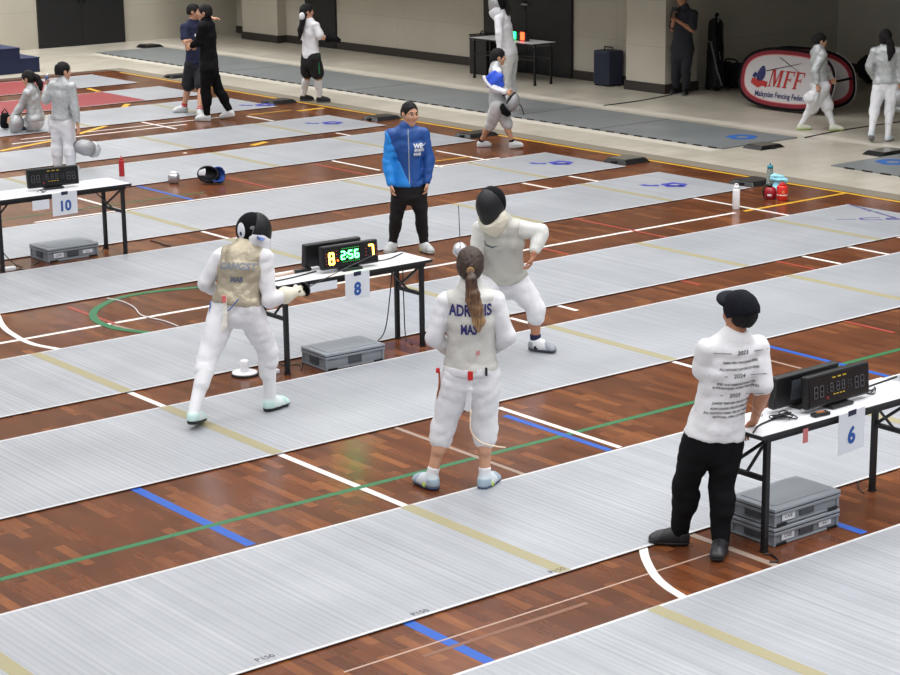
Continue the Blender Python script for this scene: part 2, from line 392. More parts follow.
# fencing pistes: metal strips laid along the hall
REDL = mat('worn_white_border', (202, 201, 201), .5)
def piste(y0, y1, label, x0=1.0, x1=17.93, emblem=None, red=None):
    y0 -= .025; y1 -= .03
    r = root('fencing_piste', (x0, y0, 0), label, 'piste', 'metal pistes laid side by side on the wooden court')
    slab('underlay', x0 + .02, x1 - .02, y0 + .012, y1 - .012, .001, .009, RUBBER, parent=r)
    slab('deck', x0, x1, y0, y1, .009, .0125, PISTE, parent=r)
    for x in (2.2, 4.2, 7.38, 11.33, 14.5, 16.56): slab('marking_line', x - .05, x + .05, y0 + .005, y1 - .005, .0125, .0135, L_BEIGE, parent=r)
    for y in (y0, y1): slab('edge_tape', x0, x1, min(y, y1 - .022), min(y, y1 - .022) + .022, .0125, .0133, REDL, parent=r)
    if red: slab('red_section', red[0], red[1], y0 + .03, y1 - .03, .0125, .0140, REDMAT, parent=r)
    if emblem:
        c = G(*emblem, .0127); vs = []; fs = []; n = 20
        for i in range(n):
            t = 2 * math.pi * i / n; k = 1 + .12 * math.sin(5 * t)
            for q in (.42, 1.0): vs.append((.16 * q * k * math.cos(t) + .08, .17 * q * k * math.sin(t)))
        for i in range(n): a = 2 * i; b = 2 * ((i + 1) % n); fs.append((a, a + 1, b + 1, b))
        o = len(vs); vs += [(-.12, .02), (-.12, -.09), (-.3, -.06), (-.36, .02), (-.3, .07), (-.22, -.0)]; fs.append((o, o + 1, o + 2, o + 3, o + 4, o + 5))
        vs += [(-.02, -.06), (.16, -.12), (.2, -.06), (0, .01)]; fs.append((o + 6, o + 7, o + 8, o + 9))
        lay('emblem', np.array(vs), fs, c, RH, FH, BLUEINK if emblem[1] > 140 or emblem[0] < 400 else BLUEINK2, r, off=.0022)
    return r
piste(5.98, 7.55, 'silver piste nearest the camera, in the lower right corner')
P3 = piste(8.28, 9.86, 'silver piste between the standing woman and the table marked 6')
piste(11.35, 12.95, 'silver piste the two fencers duel on')
for q in ((420, 613.5), (557, 571.5), (265, 659)): text('edge_marking', 'P150', .06, G(q[0], q[1] - 1, .0125), nrm(G(600, 561, 0) - G(340, 641.8, 0)), np.cross(UP, nrm(G(600, 561, 0) - G(340, 641.8, 0))), INKB, P3, off=.0012)
P1 = piste(13.50, 15.11, 'silver piste signed in violet ink at its right end')
piste(16.66, 18.28, 'silver piste under the man in the blue jacket', emblem=(668, 185))
piste(18.90, 20.52, 'silver piste with blue emblem, just behind the man in the blue jacket', emblem=(555, 163))
piste(22.03, 23.70, 'silver piste with a red bottle standing on it, behind the table marked 10')
piste(24.2, 25.75, 'silver piste with blue emblem, just in front of the two men in dark clothes', emblem=(327, 123))
piste(27.2, 28.9, 'silver piste at the feet of the two men in dark clothes', emblem=(260, 105))
piste(29.4, 31.0, 'silver piste with a red section, second from the far end of the court', red=(9, 16.75))
piste(31.75, 33.5, 'silver piste with a red section, farthest of those on the wooden court', red=(9, 16.75))
v, f = text2d('~Ce', .28, 0); lay('signature', np.array([(x * 1.5, y) for x, y in v]) if 0 else v * np.array([1.5, .8]), f, G(868, 219, .0125), RH, FH, PURPLE, P1, off=.0018)
_e = nrm(G(899, 221, .0125) - G(855, 208, .0125)); _n = np.cross(UP, _e)
text('signature', 'national fencing championship', .1, G(872, 211, .0125), _e, _n, PURPLE, P1, sx=.8, off=.0018)
for i, (y0, y1, lb) in enumerate(((19.07, 37.0, 'long dark grey piste on the tiles along the right wall'), (4, 17.1, 'dark grey piste on the tiles at the right edge, beyond the red bottles'))):
    r = root('fencing_piste', (20, y0, 0), lb, 'piste', 'grey pistes on the tiles')
    slab('deck', 19.95, 21.5, y0, y1, .002, .016, PISTEG, parent=r)
    for q in (2.6, 4.6, 9, 13): 
        yy = y0 + q if i == 0 else y1 - q
        slab('marking_line', 19.97, 21.48, yy - .03, yy + .03, .016, .0172, mat('piste_seam', (104, 108, 108), .5), parent=r)
    for k in range(60 if i == 0 else 30):
        yy = (y0 if i == 0 else y1 - 9.2) + .3 * k + .1
        if yy < y1 - .2: slab('edge_dash', 19.935, 19.962, yy, yy + .16, .0, .0175, BLKPLAST, parent=r)
    c = (742, 137) if i == 0 else (893, 162)
    th = np.linspace(0, 2 * math.pi, 20, endpoint=False)
    vs = [(.09 * math.cos(t) * (1 + .2 * math.sin(4 * t)), .1 * math.sin(t)) for t in th for q in (1,)]
    vs += [(.22 * math.cos(t) * (1 + .1 * math.sin(5 * t)), .24 * math.sin(t)) for t in th]
    lay('emblem', np.array(vs), [(j, j + 20, (j + 1) % 20 + 20, (j + 1) % 20) for j in range(20)], G(*c, .0162), RH, FH, BLUEINK2, r, off=.0018)

# walls
def wallbox(name, x0, x1, y0, y1, z1=9.0, m=WALL): return slab(name, x0, x1, y0, y1, 0, z1, m)
wallbox('wall_back', -9, 26.5, 38.7, 38.95)
wallbox('wall_right_far', 24.5, 24.8, 37.4, 38.7)
wallbox('wall_right_pillar', 23.82, 24.8, 36.0, 37.4)
wallbox('wall_right', 24.05, 24.5, 24.95, 36.0)
wallbox('wall_right_column', 23.68, 24.45, 24.0, 24.95)
wallbox('wall_alcove_side', 24.45, 28.6, 24.3, 24.6)
ALC = mat('alcove_paint', (222, 216, 198), .8, noise=.03, nscale=2)
wallbox('wall_alcove_back', 28.4, 28.6, 8, 24.6, 9, ALC)
def base(side, x0, x1, y0, y1): slab('baseboard_' + side, x0, x1, y0, y1, 0, .16, BASEB)
base('right', 24.02, 24.06, 24.97, 36.0); base('pillar', 23.79, 24.05, 35.98, 37.42); base('right_far', 24.47, 24.5, 37.4, 38.7)
base('column', 23.65, 24.46, 23.97, 24.97); base('alcove', 28.37, 28.4, 8, 24.3)
slab('ceiling', -9, 28.6, -4, 38.9, 9.0, 9.2, mat('ceiling_paint', (206, 206, 204), .9))
slab('ceiling_gallery', 21.9, 28.6, 3, 38.7, 2.6, 2.9, mat('gallery_paint', (150, 146, 136), .9))
# doors
def door(name, x0, x1, y0, y1, face, leaves, z1=2.6):
    d = slab(name, x0, x1, y0, y1, 0, z1, DOORB)
    if face == 'y':
        for i in range(1, leaves): slab('gap', x0 + (x1 - x0) * i / leaves - .012, x0 + (x1 - x0) * i / leaves + .012, y0 - .006, y0 + .01, .02, z1, RUBBER, parent=d)
        for s in (-.06, .06): slab('pull_plate', (x0 + x1) / 2 + s - .03, (x0 + x1) / 2 + s + .03, y0 - .016, y0, .9, 1.25, BLKMET, parent=d)
    else:
        for i in range(1, leaves): slab('gap', x0 - .006, x0 + .01, y0 + (y1 - y0) * i / leaves - .012, y0 + (y1 - y0) * i / leaves + .012, .02, z1, RUBBER, parent=d)
    return d
door('door_1', 19.5, 21.57, 38.64, 38.72, 'y', 2)
d2 = door('door_2', 24.0, 24.07, 34.1, 35.2, 'x', 1)
slab('sill', 23.985, 24.0, 34.12, 35.18, 0.16, .2, mat('pale_sill', (190, 186, 176), .5), parent=d2)
text('door_sign', 'FIRE EXIT DOOR', .14, (24.0, 34.62, 1.62), V(0, -1, 0), UP, mat('dull_red_ink', (130, 26, 30), .6), d2, sx=.9, off=.006)
text('door_sign', 'KEEP CLOSED', .1, (24.0, 34.62, 1.46), V(0, -1, 0), UP, mat('dull_red_ink', (130, 26, 30), .6), d2, off=.006)
d3 = door('door_3', 23.99, 24.07, 26.72, 29.2, 'x', 2)
h = MB().tube([(23.99, 28.02, 1.27), (23.93, 28.02, 1.27), (23.93, 27.86, 1.27)], .02, 8).build('door_handle', STEEL, d3, smooth=True)
slab('lock_plate', 23.975, 23.99, 27.97, 28.07, 1.15, 1.38, BLKMET, parent=d3)

# ------------------------------------------------------------------ folding tables
def table(x0, x1, y0, y1, zt, label, legs=True):
    r = root('folding_table', ((x0 + x1) / 2, (y0 + y1) / 2, 0), label, 'table', 'scoring tables')
    MB().box(((x0 + x1) / 2, (y0 + y1) / 2, zt - .014), (x1 - x0, y1 - y0, .028)).build('tabletop', TABLEW, r, bevel=.006)
    b = MB(); t = .006
    b.box(((x0 + x1) / 2, y0 - t / 2, zt - .016), (x1 - x0 + 2 * t, t, .024)); b.box(((x0 + x1) / 2, y1 + t / 2, zt - .016), (x1 - x0 + 2 * t, t, .024))
    b.box((x0 - t / 2, (y0 + y1) / 2, zt - .016), (t, y1 - y0, .024)); b.box((x1 + t / 2, (y0 + y1) / 2, zt - .016), (t, y1 - y0, .024)); b.build('edge_band', BLKPLAST, r)
    a = MB()
    for y in (y0 + .035, y1 - .035): a.box(((x0 + x1) / 2, y, zt - .045), (x1 - x0 - .1, .025, .035))
    a.build('apron_rail', BLKMET, r)
    for x, s in ((x0 + .085, 1), (x1 - .085, -1)):
        for y in (y0 + .035, y1 - .035):
            MB().box((x, y, (zt - .03) / 2 + .004), (.036, .032, zt - .03 - .008)).build('leg', BLKMET, r)
            MB().box((x, y, .008), (.042, .038, .016)).build('foot_cap', RUBBER, r)
        k = MB()
        k.bar((x, y0 + .035, zt - .3), (x, y1 - .035, zt - .3), .026, .03); k.bar((x, y0 + .05, zt - .06), (x, y1 - .05, zt - .29), .016, .02)
        k.bar((x, (y0 + y1) / 2, zt - .3), (x + s * .26, (y0 + y1) / 2, zt - .04), .018, .012)
        k.build('leg_brace', BLKMET, r)
    return r
T8 = table(8.575, 10.145, 13.075, 13.5, .765, 'white folding table marked 8, between the two duelling fencers')
T6 = table(8.462, 10.035, 7.71, 8.11, .765, 'white folding table marked 6, beside the man in the white printed T-shirt')
T10 = table(8.57, 10.16, 18.25, 18.74, .765, 'white folding table marked 10, at the left edge')
TF = table(22.75, 23.3, 26.35, 28.1, .74, 'dark folding table against the black double door at the back')
TF.children[0].data.materials[0] = mat('grey_table_top', (96, 94, 92), .5)
ZT = .766
# scoring boards
SEG = {'0': 'abcdef', '1': 'bc', '2': 'abged', '3': 'abgcd', '4': 'fgbc', '5': 'afgcd', '6': 'afgedc', '7': 'abc', '8': 'abcdefg', '9': 'abcdfg'}
def digit(mb, ch, o, ex, ey, w, h, t):
    n = np.cross(ex, ey)
    S = {'a': (0, h / 2, 1), 'g': (0, 0, 1), 'd': (0, -h / 2, 1), 'f': (-w / 2, h / 4, 0), 'b': (w / 2, h / 4, 0), 'e': (-w / 2, -h / 4, 0), 'c': (w / 2, -h / 4, 0)}
    for k in SEG[ch]:
        x, y, hz = S[k]; mb.box(np.array(o) + ex * x + ey * y + n * .002, ((w if hz else t), (t if hz else h / 2), .004), (ex, ey, n))
def board(x, y, ang, tilt, label, lit, w=.56, h=.2, face=-1):
    ex = V(math.cos(ang), math.sin(ang), 0) * (-face); n0 = np.cross(ex, UP); n = nrm(n0 * math.cos(tilt) + UP * math.sin(tilt)); ey = np.cross(n, ex)
    r = root('scoring_board', (x, y, ZT), label, 'scoreboard', 'electronic scoring boards on the tables')
    b = V(x, y, ZT); c = b + UP * .012 + ey * (h / 2 + .012) 
    MB().box(c, (w, h, .055), (ex, ey, n)).build('housing', BLKPLAST, r, bevel=.012)
    MB().box(c + n * .0285, (w - .03, h - .03, .003), (ex, ey, n)).build('screen', SCREEN, r)
    MB().box(b + UP * .012 - n0 * .005, (w * .34, .13, .022), (ex, np.cross(UP, ex), UP)).build('stand', BLKPLAST, r, bevel=.006)
    MB().box(c - n * .03, (w * .5, h * .6, .006), (ex, ey, n)).build('back_plate', DKGREY, r)
    f = c + n * .0302
    if lit == 'on':
        k = MB(); digit(k, '8', f - ex * .19 - ey * .01, ex, ey, .042, .09, .016); k.build('left_score', LEDY, r)
        k = MB(); digit(k, '7', f + ex * .205 + ey * .012, ex, ey, .042, .09, .016); k.build('right_score', LEDY, r)
        for ch, dx in (('2', -.075), ('5', 0), ('6', .06)): k = MB(); digit(k, ch, f + ex * dx + ey * .005, ex, ey, .034, .062, .012); k.build('clock_digit', LEDG, r)
        k = MB()
        for q in (.018, -.012): k.box(f - ex * .036 + ey * q + n * .002, (.012, .012, .004), (ex, ey, n))
        k.build('clock_colon', LEDG, r)
        MB().box(f - ex * .13 - ey * .03 + n * .002, (.014, .014, .004), (ex, ey, n)).build('penalty_light', LEDR, r)
        k = MB(); k2 = MB()
        for sx, lt in ((-.19, k), (.205, k)):
            for j in range(8): lt.box(f + ex * (sx + (.052 if j % 2 else -.052)) + ey * (-.05 + .014 * j) + n * .001, (.006, .006, .003), (ex, ey, n))
        k.build('score_dots', mat('led_dull_red', (150, 44, 24), .4, emit=(200, 50, 20), estr=.8), r)
        for j in range(9): k2.box(f + ex * (-.08 + .02 * j) + ey * .06 + n * .001, (.007, .006, .003), (ex, ey, n)); k2.box(f + ex * (-.08 + .02 * j) - ey * .05 + n * .001, (.007, .006, .003), (ex, ey, n))
        k2.build('clock_dots', mat('led_dull_green', (40, 150, 60), .4, emit=(40, 190, 70), estr=.8), r)
    elif lit == 'off':
        for dx in (-.225, -.17, .165, .22): k = MB(); digit(k, '8', f + ex * dx - ey * .005, ex, ey, .032, .07, .006); k.build('score_digit', LEDOFF, r)
        for dx in (-.075, -.015, .035): k = MB(); digit(k, '8', f + ex * dx + ey * .005, ex, ey, .024, .052, .005); k.build('clock_digit', LEDOFF, r)
        for dx in (-.115, .085, .11):
            k = MB()
            for j in range(3): k.box(f + ex * dx + ey * (-.02 + .02 * j) + n * .001, (.006, .008, .003), (ex, ey, n))
            k.build('indicator_dots', LEDOFF, r)
        k = MB()
        for dx in (-.05, 0, .05): k.box(f + ex * dx + ey * .065 + n * .001, (.03, .007, .003), (ex, ey, n))
        for dx in (-.05, -.02, .01, .04): k.box(f + ex * dx - ey * .042 + n * .001, (.018, .006, .003), (ex, ey, n))
        k.build('indicator_lamps', LEDDIM, r)
        MB().lathe([(.011, 0), (.011, .003)], f - ex * .115 - ey * .055, 12, (ex, ey, n)).build('button', mat('dull_red_button', (120, 30, 40), .4), r)
    return r
board(9.375, 13.2, -.045, .1, 'lit scoring board reading 8 and 7, facing the camera on the table marked 8', 'on')
board(9.33, 13.41, -.045, .1, 'scoring board seen from the back, behind the lit one on the table marked 8', None, face=1)
board(9.3, 7.86, 0.02, .08, 'unlit scoring board with grey digits, facing the camera on the table marked 6', 'off', .6, .21)
board(9.15, 8.01, 0.02, .08, 'scoring board seen from the back, behind the unlit one on the table marked 6', None, .6, .21, face=1)
board(9.39, 18.5, -.1, .1, 'unlit scoring board on the table marked 10 at the left edge', 'off')
# number sheets
def sheet(px, py, yfront, zc, num, label, rot=0.0, w=.21, h=.28, tape=True, bold=.006):
    x = G(px, py, zc); d = ray(px, py); s = (yfront - .012) / d[1]; x = d[0] * s
    ex = V(math.cos(rot), 0, math.sin(rot)); ey = V(-math.sin(rot), -.05, math.cos(rot)); n = V(0, -1, 0); c = V(x, yfront - .018, zc)
    r = root('number_sheet', (x, yfront - .02, zc - h / 2), label, 'sign')
    MB().box(c, (w, h, .002), (ex, ey, n)).build('paper', PAPER, r)
    if num: text('number', num, .15, c - ey * .03 - ex * .0, ex, ey, INK, r, bold=bold, off=.003, sx=.95)
    if tape: MB().box(c + ey * (h / 2 - .012) + n * .002, (.075, .035, .002), (ex, ey, n)).build('tape', NAVYTAPE, r)
    return r
sheet(357, 284, 13.065, .655, '8', 'white number sheet hanging from the table between the duelling fencers', .03, .25, .235)
sheet(850.5, 436, 7.705, .645, '6', 'white number sheet hanging from the table beside the man in the printed T-shirt', .06, .245, .27)
sheet(64.5, 201, 18.24, .65, '10', 'white number sheet hanging from the table at the left edge', .02, .285, .24, bold=.005)
def notice(px, py, yf, zc, w, h, m, label, name='paper_notice', cat='paper'):
    d = ray(px, py); x = d[0] * (yf - .02) / d[1]
    o = MB().box((x, yf - .016, zc), (w, .002, h)).build(name, m); tag(o, label, cat)
notice(324, 288, 13.065, .70, .27, .07, PAPER, 'narrow white paper strip hanging left of the blue 8 sheet')
notice(41, 203, 18.24, .665, .19, .1, PAPER, 'small white paper hanging left of the blue 10 sheet')
notice(806, 436, 7.705, .7, .045, .09, mat('faded_red_paper', (190, 110, 110), .7), 'small red paper tag hanging from the edge of the table marked 6', 'red_tag', 'tag')
# things on the tables
r = root('remote_control', (9.05, 7.74, ZT), 'small black remote control with orange buttons on the table marked 6', 'remote')
MB().box((9.05, 7.77, ZT + .012), (.13, .05, .022), (V(.98, -.1, 0), V(.1, .98, 0), UP)).build('body_shell', BLKPLAST, r, bevel=.006)
MB().box((9.05, 7.77, ZT + .024), (.06, .025, .004), (V(.98, -.1, 0), V(.1, .98, 0), UP)).build('buttons', mat('orange_buttons', (170, 104, 64), .5), r)
rnd = random.Random(3)
def tangle(c, n, sx, sy, label, m=BLKPLAST, r=.004, z=ZT):
    pts = [(c[0] + rnd.uniform(-sx, sx), c[1] + rnd.uniform(-sy, sy), z + r + rnd.uniform(0, .03)) for _ in range(n)]
    return cable('cable_tangle', pts, r, m, label, 'cable', n=5)
tangle((8.82, 7.86), 22, .07, .07, 'tangle of black cables left of the unlit board on the table marked 6')
tangle((9.66, 7.9), 12, .06, .05, 'tangle of black cables right of the unlit board on the table marked 6')
cable('table_cable', [(8.46, 7.78, ZT + .006), (8.6, 7.86, ZT + .006), (8.8, 7.9, ZT + .006), (8.95, 7.92, ZT + .006)], .006, BLKPLAST, 'black cable lying along the left of the table marked 6', 'cable')
cable('table_cable', [(9.55, 7.95, ZT + .006), (9.8, 8.0, ZT + .006), (10.1, 8.03, ZT + .006)], .006, BLKPLAST, 'black cable lying along the right of the table marked 6', 'cable')
cable('table_cable', [(8.53, 13.2, ZT + .005), (8.8, 13.23, ZT + .005), (9.1, 13.3, ZT + .005)], .006, BLKPLAST, 'black cable on the left of the table marked 8', 'cable')
cable('table_cable', [(9.62, 13.3, ZT + .005), (9.85, 13.3, ZT + .005), (10.1, 13.42, ZT + .005)], .005, BLKPLAST, 'black cable on the right of the table marked 8', 'cable')
tangle((9.2, 18.35), 9, .1, .05, 'black cable lying before the board on the table marked 10')
r = root('soldering_stick', (8.95, 13.37, ZT), 'white and orange stick with a black grip, lying on the table marked 8', 'tool')
MB().tube([(8.7, 13.36, ZT + .012), (8.93, 13.37, ZT + .012)], .011, 8).build('shaft', mat('orange_white_stick', (228, 196, 176), .5), r, smooth=True)
MB().tube([(8.93, 13.37, ZT + .015), (9.1, 13.375, ZT + .015)], .015, 8).build('grip', BLKPLAST, r, smooth=True)
r.name = 'handheld_probe'
# plastic cases
def case(cx, cy, z, label, rot=0.0, L=.6, W=.4, h=.12, tags=(1, 0)):
    ex = V(math.cos(rot), math.sin(rot), 0); ey = np.cross(UP, ex); c = V(cx, cy, z); r = root('storage_case', c, label, 'case', 'grey plastic cases under the tables')
    MB().box(c + UP * (h - .03) / 2, (L - .03, W - .03, h - .03), (ex, ey, UP)).build('box', GREYPL, r, bevel=.012)
    MB().box(c + UP * (.008), (L - .01, W - .01, .014), (ex, ey, UP)).build('base_rim', GREYPL, r, bevel=.004)
    MB().box(c + UP * (h - .045), (L, W, .02), (ex, ey, UP)).build('upper_rim', GREYPL, r, bevel=.005)
    MB().box(c + UP * (h - .031), (L - .012, W - .012, .006), (ex, ey, UP)).build('lid_gap', BLKPLAST, r)
    lid = MB().box(c + UP * (h - .017), (L, W, .022), (ex, ey, UP)).build('lid', GREYPL2, r, bevel=.006)
    MB().box(c + UP * (h - .004), (L - .1, W - .1, .004), (ex, ey, UP)).build('lid_panel', GREYPL2, lid, bevel=.0015)
    fr = c - ey * (W / 2 - .012)
    MB().box(fr + UP * (h * .42), (.13, .012, h * .42), (ex, ey, UP)).build('handle', DKGREY, r, bevel=.004)
    for s in (-1, 1): MB().box(fr + ex * s * (L / 2 - .07) + UP * (h * .66), (.09, .014, .014), (ex, ey, UP)).build('latch', BLKPLAST, r)
    for s in (-1, 1): MB().box(fr + ex * s * (L / 2 - .07) + UP * .01 - ey * .006, (.09, .014, .012), (ex, ey, UP)).build('latch', BLKPLAST, r)
    for s in (-1, 1): MB().box(c + ex * s * (L / 2 - .008) + UP * (h * .42), (.012, .13, h * .4), (ex, ey, UP)).build('handle', DKGREY, r, bevel=.004)
    for s in (-1, 1):
        for k in (-1, 1): MB().box(c + ex * s * (L / 2 - .018) + ey * k * (W / 2 - .018) + UP * (h * .42), (.024, .024, h * .7), (ex, ey, UP)).build('corner_rib', GREYPL, r, bevel=.004)
    for s in (-1, 1):
        if tags[0 if s < 0 else 1]:
            l = MB().box(fr + ex * s * .17 - ey * .0035 + UP * (h * .42), (.115, .002, .05 if s < 0 else .035), (ex, ey, UP)).build('paper_label', PAPER, r)
            text('label_print', 'CASE' if s < 0 else 'BOX', .034 if s < 0 else .022, fr + ex * s * .17 - ey * .0048 + UP * (h * .42), ex, UP, INKB, l, off=.001, sx=.9)
    return r
case(9.25, 13.15, .0, 'closed grey plastic case on the floor under the table marked 8', -.03, .6, .38, .15, (0, 0))
case(8.95, 7.945, 0, 'grey plastic case under the table marked 6, lower of the two stacked', .0, .61, .38, .125, (1, 1))
case(8.95, 7.945, .126, 'grey plastic case under the table marked 6, upper of the two stacked', .0, .61, .38, .125, (1, 0))
case(9.55, 18.66, 0, 'closed grey plastic case on the floor under the table marked 10', .0, .6, .42, .15, (1, 1))
# floor clutter at the table legs
c = G(257, 380); c = V(8.38, 13.32, 0)
r = root('cable_drum', c, 'small white cable drum on the floor left of the table marked 8', 'cable drum')
MB().lathe([(.0, 0), (.11, 0), (.11, .015), (.0, .015)], c, 20).build('base_disc', RUBBER, r)
MB().lathe([(.09, .015), (.105, .018), (.105, .03), (.09, .033)], c, 20).build('rim', WHITEPL, r, smooth=True)
MB().lathe([(.0, .015), (.035, .015), (.035, .12), (.03, .13), (.0, .13)], c, 16).build('spindle', WHITEPL, r, smooth=True)
c = V(8.62, 13.2, 0)
c = V(8.56, 13.22, 0); r = root('power_socket', c, 'red power connector with white base beside the front left leg of the table marked 8', 'plug')
MB().box(c + UP * .02, (.14, .1, .04)).build('base', WHITEPL, r, bevel=.01)
MB().lathe([(.0, .04), (.045, .04), (.055, .07), (.05, .11), (.03, .13), (0, .13)], c, 16).build('cap', mat('dark_red_plastic', (150, 36, 40), .4), r, smooth=True)
def fc(pts, label, r=.005, m=BLKPLAST): return cable('floor_cable', [V(*p) for p in pts], r, m, label, 'cable')
fc([(8.64, 13.46, .7), (8.62, 13.44, .35), (8.64, 13.4, .05), (8.6, 13.3, .006), (8.55, 13.36, .006)], 'black cable hanging down by the left rear leg of the table marked 8')
fc([(8.68, 13.46, .7), (8.7, 13.46, .3), (8.74, 13.38, .03), (8.9, 13.3, .006), (8.82, 13.15, .006), (9.0, 13.38, .006)], 'black cable hanging behind the left legs of the table marked 8 to the grey case')
fc([(10.0, 13.44, .7), (9.98, 13.46, .4), (9.9, 13.44, .1), (9.75, 13.42, .006), (9.6, 13.4, .006)], 'black cable hanging by the right rear leg of the table marked 8')
fc([(10.08, 13.4, .7), (10.1, 13.42, .35), (10.07, 13.36, .02), (10.02, 13.2, .006)], 'black cable hanging from the right end of the table marked 8')
fc([(8.66, 18.6, .7), (8.72, 18.55, .3), (8.9, 18.45, .02), (9.15, 18.5, .006), (9.2, 18.62, .006)], 'black cable drooping left of the grey case under the table marked 10')
fc([(8.6, 18.3, .005), (8.75, 18.24, .006), (8.9, 18.3, .006), (8.7, 18.45, .006), (8.95, 18.55, .006)], 'black cable curled on the floor by the left leg of the table marked 10')
fc([(10.0, 18.62, .7), (10.02, 18.6, .3), (9.98, 18.6, .02), (9.9, 18.62, .006), (9.8, 18.7, .05)], 'black cable hanging by the right legs of the table marked 10')
o = MB().box((8.78, 18.38, .02), (.12, .06, .04)).build('power_adapter', WHITEPL, bevel=.008); tag(o, 'small white power adapter on the floor under the left end of the table marked 10', 'adapter')
cable('floor_cable', [G(*p) + UP * .007 for p in [(107, 299), (122, 302), (134, 308), (140, 315), (148, 318), (165, 322), (178, 327)]], .007, mat('grey_cable', (206, 200, 196), .5), 'pale cable snaking across the green court circle', 'cable')
cable('floor_cable', [G(*p) + UP * .007 for p in [(150, 241), (158, 243), (166, 246), (171, 246)]], .006, BLKPLAST, 'short black cable on the boards right of the table marked 10', 'cable')
cable('floor_cable', [G(*p) + UP * .006 for p in [(764, 555), (772, 556), (778, 562), (770, 563)]], .006, BLKPLAST, 'black cable end on the floor by the front leg of the table marked 6', 'cable')
cable('floor_cable', [G(*p) + UP * .006 for p in [(864, 494), (858, 488), (860, 480), (868, 478), (872, 485)]], .004, BLKPLAST, 'black cable loop at the right leg of the table marked 6', 'cable')
cable('floor_cable', [G(*p) + UP * .006 for p in [(604, 106), (640, 101), (672, 95)]], .01, BLKPLAST, 'black cable crossing the tiles towards the column', 'cable')
cable('floor_cable', [G(*p) + UP * .006 for p in [(805, 138), (840, 131), (900, 122)]], .01, BLKPLAST, 'black cable crossing the tiles in front of the banner', 'cable')
# ------------------------------------------------------------------ piste end boxes
def reel(px, py, label, rot=0.0, L=.62, W=.36, h=.07, top=DKGREY):
    c = G(px, py); c[0] = max(c[0], 18.0 + L / 2) if rot == 0 else c[0]; ex = V(math.cos(rot), math.sin(rot), 0); ey = np.cross(UP, ex); r = root('reel_cover', c, label, 'reel box', 'flat boxes at the piste ends')
    q = MB(); lo = [c + ex * a * L / 2 + ey * b * W / 2 for a, b in ((-1, -1), (1, -1), (1, 1), (-1, 1))]; hi = [c + ex * a * L * .42 + ey * b * W * .36 + UP * h for a, b in ((-1, -1), (1, -1), (1, 1), (-1, 1))]
    q.add(lo + hi, [(3, 2, 1, 0), (4, 5, 6, 7), (0, 1, 5, 4), (1, 2, 6, 5), (2, 3, 7, 6), (3, 0, 4, 7)]); q.build('housing', BLKPLAST, r, bevel=.006)
    MB().box(c + UP * (h + .003), (L * .78, W * .66, .006), (ex, ey, UP)).build('lid_plate', top, r)
    MB().box(c - ex * L * .46 + UP * .02, (.08, .08, .035), (ex, ey, UP)).build('cable_guide', BLKMET, r, bevel=.006)
    return r
GT = mat('grey_box_top', (98, 94, 86), .5)
reel(619, 163, 'flat grey-topped box at the second piste end left of the white bottle', 0, .46, .46, .06, GT)
reel(743, 185, 'flat dark box at the right piste end next to the white bottle', 0, .46, .46, .05, mat('dark_box_top', (52, 48, 44), .5))
reel(382, 119, 'flat dark box at the piste end beside the head of the blue-jacketed man', 0, .5, .42, .05, mat('dark_box_top', (52, 48, 44), .5))
reel(276, 103, 'flat dark box at the piste end in front of the girl in the white T-shirt', 0, .5, .42, .05, mat('dark_box_top', (52, 48, 44), .5))
reel(474, 136, 'flat dark box at the piste end behind the feet of the walking boy', 0, .56, .4, .05, mat('dark_box_top', (52, 48, 44), .5))
reel(179, 77, 'flat dark box at the piste end left of the two men in dark clothes', 0, .5, .36, .05, mat('dark_box_top', (52, 48, 44), .5))
reel(763.5, 147.5, 'flat dark box with grey lid at the near end of the long grey piste', 1.57, .36, .5, .05, GT)
reel(886, 153.5, 'flat box with shiny grey lid on the tiles at the right edge', 1.57, .36, .6, .05, mat('shiny_box_top', (120, 118, 112), .25))
reel(150, 47.3, 'flat dark box at the far end of the long grey piste by the back wall', 1.57, .45, .45, .06, mat('dark_box_top', (52, 48, 44), .5))
# ------------------------------------------------------------------ blue steps
r = root('step_block', (16.3, 34.7, 0), 'navy blue stepped block at the left edge by the back wall', 'steps')
for i, (xa, xb, h) in enumerate(((17.08, 17.48, .26), (16.68, 17.08, .47), (14.5, 16.68, .7))):
    slab('step', xa, xb, 34.7, 36.2, 0, h, BLUEDK, parent=r)
    slab('tread', xa - .005, xb + .01, 34.69, 36.2, h, h + .02, mat('navy_tread', (34, 46, 86), .5), parent=r)
# ------------------------------------------------------------------ bottles and small things on the court
def bottle(px, py, h, rad, m, capm, label, loop=False, neck=.6, glow=None):
    c = G(px, py); r = root('water_bottle', c, label, 'bottle')
    MB().lathe([(0, 0), (rad * .94, 0), (rad, .008), (rad, h * .72), (rad * .9, h * .78), (rad * neck, h * .82), (0, h * .82)], c, 24).build('flask', m, r, smooth=True)
    MB().lathe([(0, h * .815), (rad * neck * 1.08, h * .815), (rad * neck * 1.08, h * .9), (rad * neck * .6, h * .92), (0, h * .92)], c, 18).build('cap', capm, r, smooth=True)
    if loop: MB().tube([c + UP * (h * .9) + RH * (rad * .5 * math.cos(t)) + UP * (h * .1 * math.sin(t)) for t in np.linspace(0, math.pi, 9)], rad * .16, 6).build('carry_loop', capm, r, smooth=True)
    else: MB().lathe([(0, h * .91), (rad * .22, h * .91), (rad * .2, h), (0, h)], c, 12).build('spout', capm, r, smooth=True)
    return r
bottle(736, 209, .3, .043, WHITEPL, WHITEPL, 'white bottle with loop cap standing on the boards at right', True, .7)
b = bottle(782, 200, .22, .065, REDPL2, REDPL, 'squat orange-red bottle, front right of the group by the yellow line')
